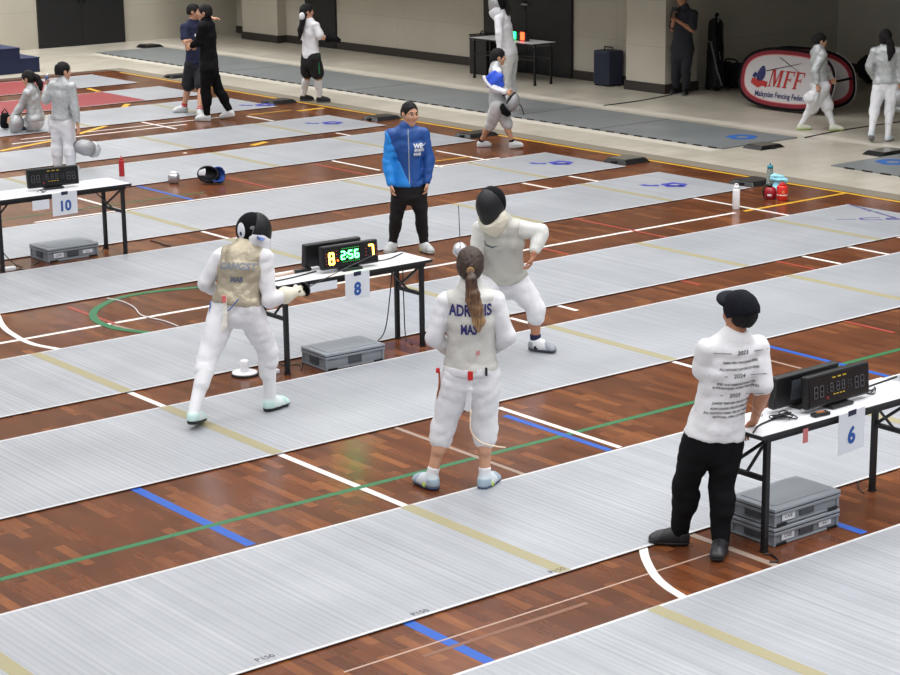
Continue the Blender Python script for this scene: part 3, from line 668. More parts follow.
MB().lathe([(.066, .06), (.0665, .064), (.0665, .068), (.066, .072)], G(782, 200), 24).build('band', mat('white_band', (240, 220, 210), .5), b)
text('logo', 'o', .06, G(782, 200) + UP * .11 - FH * .064, RH, UP, mat('pale_orange_ink', (255, 190, 130), .5), b, off=.004)
bottle(769.5, 192, .36, .042, CLEARPL, TEALPL, 'tall clear bottle with teal cap at the back of the group by the yellow line', False, .8)
c = G(770, 199); r = root('water_jug', c, 'dark red squat jug with black handle, front left of the group by the yellow line', 'jug')
MB().lathe([(0, 0), (.06, 0), (.072, .02), (.076, .09), (.06, .135), (.035, .15), (0, .15)], c, 24).build('flask', mat('crimson_plastic', (150, 22, 34), .3), r, smooth=True)
MB().lathe([(0, .15), (.036, .15), (.036, .18), (0, .185)], c - RH * .01, 16).build('cap', BLKPLAST, r, smooth=True)
MB().tube([c - RH * .03 + UP * .17, c - RH * .075 + UP * .165, c - RH * .085 + UP * .08, c - RH * .07 + UP * .02], .009, 8).build('handle', BLKPLAST, r, smooth=True)
MB().box(c - FH * .074 + UP * .06 - RH * .02, (.05, .004, .02), (RH, FH, UP)).build('print', WHITEPL, r)
r = bottle(122, 177, .28, .036, mat('deep_red_metal', (170, 30, 38), .35), mat('deep_red_metal', (170, 30, 38), .35), 'red bottle standing on the piste behind the table marked 10')
c = G(174, 183); r = root('silver_pot', c, 'small round silver pot standing on the boards left of the black mask', 'pot')
MB().lathe([(0, 0), (.05, 0), (.068, .02), (.078, .06), (.074, .1), (.055, .125), (0, .125)], c, 24).build('bowl', CHROME, r, smooth=True)
MB().lathe([(0, .125), (.05, .126), (.046, .14), (.02, .15), (0, .15)], c, 20).build('lid', WHITEPL, r, smooth=True)
# bin and speaker at the wall
c = V(23.82, 25.55, 0); r = root('speaker_box', c, 'dark navy box with a carry handle standing against the wall', 'box')
MB().box(c + UP * .32, (.36, .4, .6)).build('cabinet', mat('navy_box', (36, 44, 66), .6), r, bevel=.03)
MB().box(c + UP * .32 - V(.182, 0, 0), (.01, .32, .5)).build('front_panel', mat('navy_panel', (28, 36, 58), .7), r)
MB().tube([c + UP * .61 + V(0, s, z) for s, z in ((-.1, 0), (-.1, .06), (.1, .06), (.1, 0))], .014, 8).build('handle', RUBBER, r, smooth=True)
for a in (-1, 1):
    for b_ in (-1, 1): MB().box(c + V(a * .13, b_ * .16, .01), (.05, .05, .02)).build('foot', RUBBER, r)
# far table: cloth-covered box at its left, lamps
c = V(23.4, 28.42, 0); r = root('equipment_trunk', c, 'tall black trunk standing left of the dark table at the back', 'trunk')
MB().box(c + UP * .35, (.4, .5, .7)).build('body_shell', BLKPLAST, r, bevel=.02)
MB().box(c + UP * .715, (.41, .51, .03)).build('lid', BLKPLAST, r, bevel=.008)
MB().tube([c + V(-.05, -.1, .73), c + V(-.05, -.06, .79), c + V(-.05, .06, .79), c + V(-.05, .1, .73)], .012, 6).build('handle', BLKMET, r, smooth=True)
c = V(23.0, 26.98, .741); r = root('signal_lamp_box', c, 'lamp box with a green and a red light on the dark table', 'lamp box')
MB().box(c + UP * .07, (.08, .44, .14)).build('housing', BLKPLAST, r, bevel=.01)
GL = mat('green_lamp', (40, 255, 130), .4, emit=(40, 255, 130), estr=4); RL = mat('red_lamp', (255, 70, 40), .4, emit=(255, 80, 40), estr=4)
MB().box(c + V(-.045, .12, .09), (.02, .12, .13)).build('green_lamp', GL, r, bevel=.006); MB().box(c + V(-.045, -.12, .09), (.02, .1, .14)).build('red_lamp', RL, r, bevel=.006)
# fire hose box on the wall
c = V(24.0, 35.6, 1.62); r = root('fire_extinguisher', c - UP * .3, 'red fire extinguisher hung on the wall above the girl in the white T-shirt', 'fire extinguisher')
MB().lathe([(0, -.3), (.085, -.3), (.09, -.27), (.09, .12), (.05, .19), (.03, .22), (0, .22)], c - V(.1, -.1, 0), 20).build('cylinder', REDPL, r, smooth=True)
MB().box(c - V(.1, -.1, -.27), (.06, .16, .08)).build('valve', BLKPLAST, r, bevel=.01)
MB().tube([c + V(-.1, .02, .24), c + V(-.12, -.2, .2), c + V(-.12, -.27, .05), c + V(-.1, -.2, -.15)], .02, 8).build('hose', RUBBER, r, smooth=True)
MB().box(c + V(-.19, .1, 0), (.006, .12, .18)).build('paper_label', PAPER, r)
MB().box(c + V(-.03, .1, 0), (.12, .22, .05)).build('wall_bracket', BLKMET, r)
# ------------------------------------------------------------------ banner
def banner():
    A = V(23.62, 22.35, 0); B = V(23.62, 20.05, 0); L = 2.3; Hh = .98; r = root('popup_banner', (23.8, 21.2, 0), 'oval pop-up banner with red and black border and red letters, standing against the wall', 'banner')
    def face(x0, y0, y1, lean, nm, deco):
        ex = V(0, -1, 0); ey = nrm(V(lean, 0, 1)); n = np.cross(ex, ey); c = V(x0, (y0 + y1) / 2, Hh / 2 + .01) ; c = c + V(lean * Hh / 2, 0, 0); w = abs(y0 - y1) / 2; hh = Hh / 2
        def oval(a, b, k=2.7, N=56): return [(a * abs(math.cos(t)) ** (2 / k) * math.copysign(1, math.cos(t)), b * abs(math.sin(t)) ** (2 / k) * math.copysign(1, math.sin(t))) for t in np.linspace(0, 2 * math.pi, N, endpoint=False)]
        P = lambda q, z=0: [c + ex * x + ey * y + n * z for x, y in q]
        k = MB().prism(P(oval(w, hh)), n, .02).build(nm, BANNERW, r)
        def ring(q0, q1, name, m):
            b = MB(); a0 = P(q0, .0205); a1 = P(q1, .0205); N = len(a0); b.add(a0 + a1, [(i, (i + 1) % N, (i + 1) % N + N, i + N) for i in range(N)]); b.v += [tuple(np.array(p) + n * .002) for p in b.v]; b.f += [tuple(x + 2 * N for x in reversed(q)) for q in b.f]; b.build(name, m, k)
        ring(oval(w, hh), oval(w - .05, hh - .045), 'black_rim', BLACKFAB); ring(oval(w - .05, hh - .045), oval(w - .12, hh - .105), 'red_border', BANNERR)
        ring(oval(w - .12, hh - .105), oval(w - .135, hh - .12), 'pink_edge', mat('pink_edge', (206, 120, 120), .7))
        if deco:
            S = c + n * .022
            def serif(nm, polys, ox, sc):
                for pl in polys:
                    q = np.array(pl, float); q[:, 0] += .16 * q[:, 1]; q = q * sc + np.array([ox, -.14]); lay(nm, q, [tuple(range(len(q)))], S, ex, ey, REDINK, k)
            FL = [[(0, 0), (.34, 0), (.34, .06), (.26, .06), (.26, .94), (.34, .94), (.34, 1), (0, 1), (0, .94), (.08, .94), (.08, .06), (0, .06)], [(.26, .92), (.34, .92), (.62, .92), (.64, .72), (.70, .72), (.70, 1), (.26, 1)], [(.26, .46), (.48, .46), (.48, .36), (.53, .36), (.53, .64), (.48, .64), (.48, .54), (.26, .54)]]
            ML = [[(0, 0), (.28, 0), (.28, .06), (.18, .06), (.18, .94), (.28, .94), (.28, 1), (0, 1), (0, .94), (.1, .94), (.1, .06), (0, .06)], [(.16, 1), (.34, 1), (.56, .3), (.5, 0), (.46, 0)], [(.46, 0), (.54, 0), (.80, .95), (.80, 1), (.72, 1)], [(.68, 0), (1.02, 0), (1.02, .06), (.94, .06), (.94, .94), (1.02, .94), (1.02, 1), (.74, 1), (.76, .94), (.76, .06), (.68, .06)]]
            serif('lettering', ML, -.36, .27); serif('lettering', FL, -.05, .27); serif('lettering', FL, .16, .27)
            text('lettering', 'Malaysian Fencing Federation', .125, S + ex * .02 - ey * .27, ex, ey, NAVYINK, k, bold=.002, sx=.84)
            t = np.linspace(0, 2 * math.pi, 18, endpoint=False)
            q = [(.085 * math.cos(a) * (1 - .25 * math.sin(a)) + .02 * math.sin(a), .125 * math.sin(a)) for a in t]
            lay('emblem', np.array(q), [tuple(range(18))], S - ex * .52 + ey * .05, ex, ey, NAVYINK, k)
            lay('emblem', np.array([(-.17, -.02), (-.1, -.06), (-.06, .02), (-.12, .05)]), [(0, 1, 2, 3)], S - ex * .54 + ey * .02, ex, ey, NAVYINK, k)
            lay('emblem', np.array([(-.2, .03), (.14, -.01), (.12, -.11), (.05, -.08), (-.06, -.12), (-.22, -.05)]), [(0, 1, 2, 3, 4, 5)], S - ex * .5 - ey * .06, ex, ey, REDINK, k)
            for a, b in (((-.42, .1), (.28, .27)), ((-.19, .33), (.26, .13))):
                d = nrm(V(b[0] - a[0], b[1] - a[1], 0)); p = V(-d[1], d[0], 0) * .006
                lay('crossed_blade', np.array([(a[0] + p[0], a[1] + p[1]), (a[0] - p[0], a[1] - p[1]), (b[0] - p[0] * .5, b[1] - p[1] * .5), (b[0] + p[0] * .5, b[1] + p[1] * .5)]), [(0, 1, 2, 3)], S, ex, ey, BLACKFAB, k, off=.005)
    face(23.45, 22.15, 20.15, .2, 'front_panel', True)
    face(24.1, 22.15, 20.15, -.12, 'rear_panel', False)
    MB().tube([(23.75, 20.4, .5), (23.95, 20.2, .56), (24.2, 20.3, .5)], .02, 6).build('spacer_strap', BLACKFAB, r)
banner()
# ------------------------------------------------------------------ people: smooth implicit bodies turned into meshes
class SDF:
    def __init__(s): s.ops = []
    def seg(s, a, b, ra, rb=None, k=.02, w=None, qa=1.0, qb=None, op='u'):
        s.ops.append(('seg', np.array(a, float), np.array(b, float), ra, ra if rb is None else rb, k, w, qa, qa if qb is None else qb, op)); return s
    def chain(s, pts, rs, k=.02, **kw):
        for i in range(len(pts) - 1): s.seg(pts[i], pts[i + 1], rs[i], rs[i + 1], k, **kw)
        return s
    def ell(s, c, R, rad, k=.02, op='u'): s.ops.append(('ell', np.array(c, float), np.array(R, float), np.array(rad, float), k, op)); return s
    def cut(s, p, n): s.ops.append(('cut', np.array(p, float), nrm(n))); return s           # keeps the side n points away from
    def mesh(s, h, wr=0.0, wf=1.0, seed=1):
        lo = np.full(3, 1e9); hi = -lo
        for o in s.ops:
            if o[0] == 'seg' and o[9] == 'u': r = max(o[3], o[4]); lo = np.minimum(lo, np.minimum(o[1], o[2]) - r); hi = np.maximum(hi, np.maximum(o[1], o[2]) + r)
            if o[0] == 'ell' and o[5] == 'u': r = o[3].max(); lo = np.minimum(lo, o[1] - r); hi = np.maximum(hi, o[1] + r)
        mg = .02 + wr * 2 + 2 * h; lo -= mg; hi += mg; n = np.ceil((hi - lo) / h).astype(int) + 1
        D = np.full(n, 1.0, np.float32); ax = [lo[i] + h * np.arange(n[i]) for i in range(3)]
        def sub(l, u):
            i0 = np.maximum(0, np.floor((l - lo) / h).astype(int)); i1 = np.minimum(n, np.ceil((u - lo) / h).astype(int) + 1)
            sl = tuple(slice(a, b) for a, b in zip(i0, i1)); g = np.meshgrid(*[ax[i][sl[i]] for i in range(3)], indexing='ij', sparse=True); return sl, g
        for o in s.ops:
            if o[0] == 'seg':
                _, a, b, ra, rb, k, w, qa, qb, op = o; r = max(ra, rb) + k + .03
                sl, g = sub(np.minimum(a, b) - r, np.maximum(a, b) + r)
                if any(q.start >= q.stop for q in sl): continue
                d = b - a; L = max(np.linalg.norm(d), 1e-6); u = d / L
                x, y, z = (g[i] - a[i] for i in range(3)); al = x * u[0] + y * u[1] + z * u[2]; t = np.clip(al / L, 0, 1); R = ra + (rb - ra) * t
                if w is None:
                    q = x * x + y * y + z * z - 2 * t * L * al + (t * L) ** 2; dd = np.sqrt(np.maximum(q, 0)) - R
                else:
                    ww = nrm(np.array(w) - u * (np.array(w) @ u)); nn = np.cross(u, ww); Q = qa + (qb - qa) * t
                    wv = x * ww[0] + y * ww[1] + z * ww[2]; nv = x * nn[0] + y * nn[1] + z * nn[2]; av = al - t * L
                    dd = (np.sqrt(wv ** 2 + (nv / Q) ** 2 + (av / np.minimum(Q, 1)) ** 2) - R) * np.minimum(Q, 1)
            elif o[0] == 'ell':
                _, c, Rm, rad, k, op = o; r = rad.max() + k + .03
                sl, g = sub(c - r, c + r)
                if any(q.start >= q.stop for q in sl): continue
                x, y, z = (g[i] - c[i] for i in range(3)); e = 0
                for i in range(3): e = e + ((x * Rm[i][0] + y * Rm[i][1] + z * Rm[i][2]) / rad[i]) ** 2
                e = np.sqrt(e); dd = (e - 1) * rad.min()
            else:
                _, p, nn = o; g = np.meshgrid(*ax, indexing='ij', sparse=True)
                D = np.maximum(D, ((g[0] - p[0]) * nn[0] + (g[1] - p[1]) * nn[1] + (g[2] - p[2]) * nn[2]).astype(np.float32)); continue
            dd = dd.astype(np.float32); A = D[sl]
            if op == 'u':
                hh = np.clip(.5 + .5 * (A - dd) / k, 0, 1); D[sl] = A + (dd - A) * hh - k * hh * (1 - hh)
            else:
                dd = -dd; hh = np.clip(.5 - .5 * (A - dd) / k, 0, 1); D[sl] = A + (dd - A) * hh + k * hh * (1 - hh)
        if wr:
            rg = np.random.RandomState(seed); g = np.meshgrid(*[a.astype(np.float32) for a in ax], indexing='ij', sparse=True); N = 0
            for i in range(4):
                kv = rg.normal(size=3) * np.array([1, 1, .8]); kv = nrm(kv) * (26 + 14 * i) * wf; k2 = nrm(rg.normal(size=3)) * 14 * wf
                N = N + (1 - 1.9 * np.abs(np.sin(.5 * (g[0] * kv[0] + g[1] * kv[1] + g[2] * kv[2]) + 1.5 * np.sin(g[0] * k2[0] + g[1] * k2[1] + g[2] * k2[2] + i)))) / (1 + .3 * i)
            D += (wr * N / 1.5).astype(np.float32)
        for i in range(3):
            for j in (0, -1):
                q = [slice(None)] * 3; q[i] = j; D[tuple(q)] = np.maximum(D[tuple(q)], 1e-3)
        # surface nets
        S = D < 0; cs = [(i, j, k) for i in (0, 1) for j in (0, 1) for k in (0, 1)]; m_ = [k - 1 for k in n]
        cnt = sum(S[i:i + m_[0], j:j + m_[1], k:k + m_[2]].astype(np.int8) for i, j, k in cs)
        act = (cnt > 0) & (cnt < 8); I = np.argwhere(act); idx = np.full(act.shape, -1, np.int64); idx[act] = np.arange(len(I))
        C = np.stack([D[I[:, 0] + i, I[:, 1] + j, I[:, 2] + k] for i, j, k in cs], 1); P = np.zeros((len(I), 3)); W = np.zeros(len(I))
        for a in range(8):
            for b in range(a + 1, 8):
                df = [x - y for x, y in zip(cs[b], cs[a])]
                if sum(map(abs, df)) != 1: continue
                mk = (C[:, a] < 0) != (C[:, b] < 0); t = np.where(mk, C[:, a] / np.where(mk, C[:, a] - C[:, b], 1), 0)
                P += mk[:, None] * (np.array(cs[a]) + t[:, None] * np.array(df)); W += mk
        Vt = lo + h * (I + P / W[:, None]); F = []
        for a in range(3):
            b, c = (a + 1) % 3, (a + 2) % 3; s0 = [slice(None)] * 3; s1 = [slice(None)] * 3; s0[a] = slice(0, -1); s1[a] = slice(1, None)
            fl = S[tuple(s0)] != S[tuple(s1)]; E = np.argwhere(fl); E = E[(E[:, b] > 0) & (E[:, c] > 0) & (E[:, b] < n[b] - 1) & (E[:, c] < n[c] - 1)]
            if not len(E): continue
            ob = np.zeros(3, int); ob[b] = 1; oc = np.zeros(3, int); oc[c] = 1
            q = np.stack([idx[tuple((E - x).T)] for x in (ob + oc, oc, 0 * ob, ob)], 1)
            fw = S[tuple(E.T)]; q[~fw] = q[~fw][:, ::-1]; F.append(q)
        F = np.vstack(F); return Vt, F[(F >= 0).all(1)]
def fast_obj(name, v, f, m, parent=None, loc=None):
    me = bpy.data.meshes.new(name); off = wloc(parent) if parent is not None else np.array(loc)
    v = (v - off).astype(np.float32); me.vertices.add(len(v)); me.vertices.foreach_set('co', v.ravel())
    me.loops.add(f.size); me.loops.foreach_set('vertex_index', f.ravel().astype(np.int32)); me.polygons.add(len(f)); me.polygons.foreach_set('loop_start', np.arange(0, f.size, 4, dtype=np.int32))
    me.update(calc_edges=True); me.validate(); me.polygons.foreach_set('use_smooth', np.ones(len(me.polygons), bool)); me.materials.append(m)
    o = bpy.data.objects.new(name, me); COL.objects.link(o)
    if parent is not None: o.parent = parent
    else: o.location = tuple(off)
    return o
def child(P, name, s, m, h=None, wr=0.0, wf=1.0, parent=None):
    v, f = s.mesh(h or P['h'], .0055 if wf == 1.0 and wr else wr, wf, 11); return fast_obj(name, v, f, m, parent or P['root'])
def fdir(phi): a = math.radians(phi); return FH * math.cos(a) + RH * math.sin(a)   # 0 = away from the camera, 90 = to the right
def rgt(f): return nrm(np.cross(f, UP))
def ik(a, b, l1, l2, pole):
    d = b - a; L = np.linalg.norm(d); mx = (l1 + l2) * .999
    if L > mx: s = L / mx; l1 *= s; l2 *= s
    u = d / L; x = (l1 * l1 - l2 * l2 + L * L) / (2 * L); y = math.sqrt(max(l1 * l1 - x * x, 0)); p = nrm(pole - u * (pole @ u)); return a + u * x + p * y
TT = [-.10, .08, .38, .66, .86, 1.0]; TA = [.086, .094, .078, .088, .080, .038]; TB = [.062, .068, .056, .064, .052, .036]
def torso(s, P, e=0.0, t0=-.1, t1=1.0, k=.012, ws=1.0):
    k = min(k, .012)
    S = P['S']; ts = [t0] + [t for t in TT if t0 < t < t1] + [t1]; pts = []
    for t in ts:
        a = np.interp(t, TT, TA) * S * P['wide'] * ws + e; b = np.interp(t, TT, TB) * S * P['wide'] + e; c = P['pel'] + (P['neck'] - P['pel']) * t + P['bow'] * math.sin(math.pi * min(max(t, 0), 1)); r = nrm(P['hr'] * (1 - min(max(t, 0), 1)) + P['cr'] * min(max(t, 0), 1)); pts.append((c, a, b, r))
    for (c0, a0, b0, r0), (c1, a1, b1, r1) in zip(pts, pts[1:]): s.seg(c0, c1, a0, a1, k, w=nrm(r0 + r1), qa=b0 / a0, qb=b1 / a1)
def shoulders(s, P, e=0.0, sides='LR'):
    S = P['S']; c = P['pel'] + (P['neck'] - P['pel']) * .93
    for q in sides: s.seg(c + (P['sh' + q] - c) * .15, P['sh' + q], .033 * S + e * .7, .030 * S + e, .025)
def arm(s, P, q, e=0.0, upto=2.0, k=.018, e2=None):
    k = min(k, .018)
    S = P['S']; a, b, c = P['sh' + q], P['el' + q], P['wr' + q]; e2 = e if e2 is None else e2
    if upto <= 1: s.seg(a, a + (b - a) * upto, .030 * S + e, (.030 - .006 * upto) * S + e2, k)
    else:
        s.seg(a, b, .030 * S + e, .024 * S + e, k); t = upto - 1; s.seg(b, b + (c - b) * t, .024 * S + e, (.024 - .0085 * t) * S + e2 * .8, k); s.seg(b + (c - b) * .12, b + (c - b) * min(.45, t), .0245 * S + e, .022 * S + e, k)
def leg(s, P, q, e=0.0, upto=2.0, k=.016, e1=None, e2=None, frm=0.0):
    k = min(k, .016)
    S = P['S']; a, b, c = P['hip' + q], P['kn' + q], P['an' + q]; e1 = e if e1 is None else e1; e2 = e1 if e2 is None else e2
    if frm < 1:
        t = min(upto, 1); s.seg(a, a + (b - a) * t, .052 * S + e, (.052 - .020 * t) * S + e + (e1 - e) * t, k)
        if upto > .6: s.seg(a + (b - a) * .15, a + (b - a) * .6, .051 * S + e, .041 * S + e, k)
    if upto > 1:
        t0 = max(frm - 1, 0); t = upto - 1; p = b + (c - b) * t0
        s.seg(p, b + (c - b) * t, (.032 - .0105 * t0) * S + e1, (.032 - .0115 * t) * S + e1 + (e2 - e1) * t, k)
        bk = -P['ff' + q] * .012 * S
        if t > .5 and t0 < .4: s.seg(b + (c - b) * max(.2, t0) + bk, b + (c - b) * .45 + bk, .032 * S + e1, .028 * S + e1, k)
def hand(P, q, curl=.5, e=0.0, side=None, down=None, h=.0045):
    S = P['S'] / 1.7 * .97; w = P['wr' + q]; d = nrm(w - P['el' + q]) if P.get('hd' + q) is None else nrm(P['hd' + q]); pn = P.get('pn' + q)
    pn = nrm(pn - d * (pn @ d)); sd = np.cross(d, pn); sd = sd if q == 'R' else -sd   # sd = thumb side
    s = SDF(); p1 = w + d * .085 * S
    s.seg(w - d * .03 * S, w + d * .01, .026 * S + e, .027 * S + e, .012, w=sd, qa=.75)
    s.seg(w + d * .02 * S, p1 - d * .01 * S, .030 * S + e, .037 * S + e, .012, w=sd, qa=.48, qb=.36)
    for off, L in ((.028, .066), (.0095, .076), (-.0095, .071), (-.027, .055)):
        p = p1 + sd * off * S - d * .008 * S; dd = d; ls = (L * .46 * S, L * .31 * S, L * .26 * S)
        for i, l in enumerate(ls):
            a = curl * (.85 if i else .7) * 1.2; nd = dd * math.cos(a) + pn * math.sin(a); pn2 = nrm(pn - nd * (pn @ nd)) if abs(pn @ nd) < .98 else -d
            s.seg(p, p + nd * l, (.0092 - .0008 * i) * S + e, (.0088 - .0010 * i) * S + e, .004); p = p + nd * l
            # rotate bending plane
            dd2 = nd; c_ = math.cos(a); s_ = math.sin(a); dd = dd2; pn_ = pn * math.cos(a) - d * 0
            pn = pn2 if i < 2 else pn
        pn = P.get('pn' + q); pn = nrm(pn - d * (pn @ d))
    t0 = w + d * .022 * S + sd * .024 * S; t1 = t0 + nrm(d * .75 + sd * .62 + pn * (.25 + .3 * curl)) * .042 * S; t2 = t1 + nrm(d * .9 + sd * (.25 - .6 * curl) + pn * (.3 + .4 * curl)) * .034 * S
    s.seg(t0, t1, .0135 * S + e, .0115 * S + e, .008); s.seg(t1, t2, .0112 * S + e, .0092 * S + e, .004)
    return s.mesh(h if P['near'] else h * 1.35)
def headsdf(P, s, child_k=1.0):
    c, R, q = P['head'], P['HR'], P['hs']; at = lambda x, y, z: c + (R[0] * x + R[1] * y + R[2] * z) * q
    s.ell(at(0, -.012, .022), R, V(.076, .097, .092) * q, .02); s.ell(at(0, .02, -.035), R, V(.061, .068, .082) * q, .03)
    s.seg(at(0, .062, -.094), at(0, .058, -.088), .024 * q, .026 * q, .03)
    for x in (-1, 1):
        s.ell(at(.036 * x, .06, -.028), R, V(.026, .026, .026) * q, .025)                     # cheeks
        s.ell(at(.031 * x, .094, .005), R, V(.019, .018, .012) * q, .012, 's')                # eye sockets
        s.seg(at(.012 * x, .083, .022), at(.05 * x, .073, .024), .010 * q, .009 * q, .012)    # brow
        s.ell(at(.077 * x, -.008, -.006), R, V(.011, .024, .033) * q, .008)                   # ear
    s.seg(at(0, .086, .008), at(0, .104, -.026), .009 * q, .0135 * q, .010)                   # nose
    for x in (-1, 1): s.seg(at(.008 * x, .092, -.03), at(.012 * x, .09, -.031), .008 * q, .008 * q, .006)
    s.seg(at(-.018, .081, -.056), at(.018, .081, -.056), .0085 * q, .0085 * q, .008)          # lips
    s.seg(at(-.016, .079, -.066), at(.016, .079, -.066), .0085 * q, .0085 * q, .008)
def face_parts(P):
    c, R, q = P['head'], P['HR'], P['hs']; at = lambda x, y, z: c + (R[0] * x + R[1] * y + R[2] * z) * q
    for x in (-1, 1):
        e = MB(); pr = [(.0125 * q * math.sin(t), -.0125 * q * math.cos(t)) for t in np.linspace(.02, math.pi - .02, 9)]
        eye = MB().lathe(pr, at(.031 * x, .0765, .005), 12).build('eye', EYEW, P['root'], smooth=True)
        MB().lathe([(.0001, .0135 * q), (.0095 * q, .0100 * q), (.0098 * q, .0088 * q), (.0001, .0105 * q)], at(.031 * x, .0775, .005), 10, (R[0], R[2], R[1])).build('iris', mat('dark_iris', (34, 24, 20), .3), eye)
        MB().tube([at(.014 * x, .0935, .029), at(.031 * x, .0925, .034), at(.05 * x, .080, .029)], .0042 * q, 6).build('eyebrow', HAIRB, P['root'], smooth=True)
    MB().tube([at(-.021, .0865, -.061), at(0, .0915, -.060), at(.021, .0865, -.061)], .0048 * q, 6).build('lips', LIPS, P['root'], smooth=True)
def hair_short(P, m=None, fringe=0.0, e=.0, nape=-.06, top=.0):
    c, R, q = P['head'], P['HR'], P['hs']; at = lambda x, y, z: c + (R[0] * x + R[1] * y + R[2] * z) * q
    s = SDF(); s.ell(at(0, -.014, .026 + top), R, V(.086 + e, .107 + e, .1 + e) * q, .01); s.ell(at(0, -.05, -.02), R, V(.07 + e, .062 + e, .07) * q, .03)
    s.ell(at(0, .118, -.055 - fringe), R, V(.112, .094, .118) * q, .012, 's'); s.cut(at(0, -.05, nape), -R[2] + R[1] * .0)
    for x in (-1, 1): s.ell(at(.092 * x, .005, -.02), R, V(.03, .03, .042) * q, .01, 's')
    return child(P, 'hair', s, m or HAIRB, .007 if P['near'] else .01, .0035, 4.5)
def hair_long(P, m=None, tail=None, tr=None, tm=None, hold=None):
    h = hair_short(P, m, 0, .004, -.085)
    if tail is not None:
        s = SDF(); s.chain(tail, tr, .02); child(P, 'ponytail', s, tm or m or HAIRB, .008 if P['near'] else .01, .004, 2.0)
    return h
def shoe(P, q, m, sole=None, acc=None, e=0.0, acc2=None):
    S = P['S'] / 1.7; hl, to = P['hl' + q], P['to' + q]; f = nrm(to - hl); w = nrm(np.cross(f, UP)); u = np.cross(w, f); L = np.linalg.norm(to - hl)
    def shape(s, g=0.0):
        s.seg(hl + f * .035 * S + u * .04 * S, hl + f * .11 * S + u * .05 * S, .039 * S + g, .041 * S + g, .02, w=w, qa=1.3)
        s.seg(hl + f * .1 * S + u * .042 * S, to - f * .045 * S + u * .034 * S, .045 * S + g, .044 * S + g, .03, w=w, qa=.95, qb=.78)
        s.seg(hl + f * .055 * S + u * .05 * S, P['an' + q] + (P['kn' + q] - P['an' + q]) * .07, .042 * S + g, .040 * S + g, .02)
        s.seg(hl + f * .06 * S + u * .075 * S, hl + f * .18 * S + u * .055 * S, .038 * S + g, .034 * S + g, .03)
    s = SDF(); shape(s); s.cut(hl + u * .024 * S, -u); top = child(P, 'shoe', s, m, .008 if P['near'] else .011)
    s = SDF(); shape(s, .005); s.cut(hl + u * .027 * S, u); s.cut(hl, -u); child(P, 'sole', s, sole or SHOEW, .007 if P['near'] else .011, parent=top)
    if P['near']:
        for nm, a_, b_ in (('heel_panel', -.2, .06), ('toe_cap', .185, .4)):
            s = SDF(); shape(s, .0022); s.cut(hl + u * .026 * S, -u); s.cut(hl + f * b_ * S, f) if nm == 'heel_panel' else s.cut(hl + f * a_ * S + u * .03 * S, -f - u * .5)
            if nm == 'heel_panel': s.cut(hl + u * .085 * S, u)
            child(P, nm, s, acc2 or m, .007, parent=top)
    if acc:
        a = MB(); c = hl + f * .13 * S + u * .045 * S
        for x in (-1, 1): a.bar(c + w * x * .040 * S + u * .012 * S, c + w * x * .047 * S - f * .06 * S - u * .012 * S, .03, .014, w)
        a.build('side_stripe', acc, top)
    if P['near']:
        l = MB(); c = hl + f * .135 * S + u * .072 * S
        for i in range(3): l.bar(c + f * .022 * i * S - u * .009 * i * S - w * .024 * S, c + f * .022 * i * S - u * .009 * i * S + w * .024 * S, .006, .006, u)
        l.build('laces', WHITEPL if m is not SHOEB else DKGREY, top)
    return top
def sock(P, q, m, frm, e=.006, upto=1.98):
    s = SDF(); leg(s, P, q, e, upto, .02, e1=e, frm=frm); s.cut(P['kn' + q] + (P['an' + q] - P['kn' + q]) * (frm - 1), nrm(P['kn' + q] - P['an' + q])); return child(P, 'sock', s, m, .009)
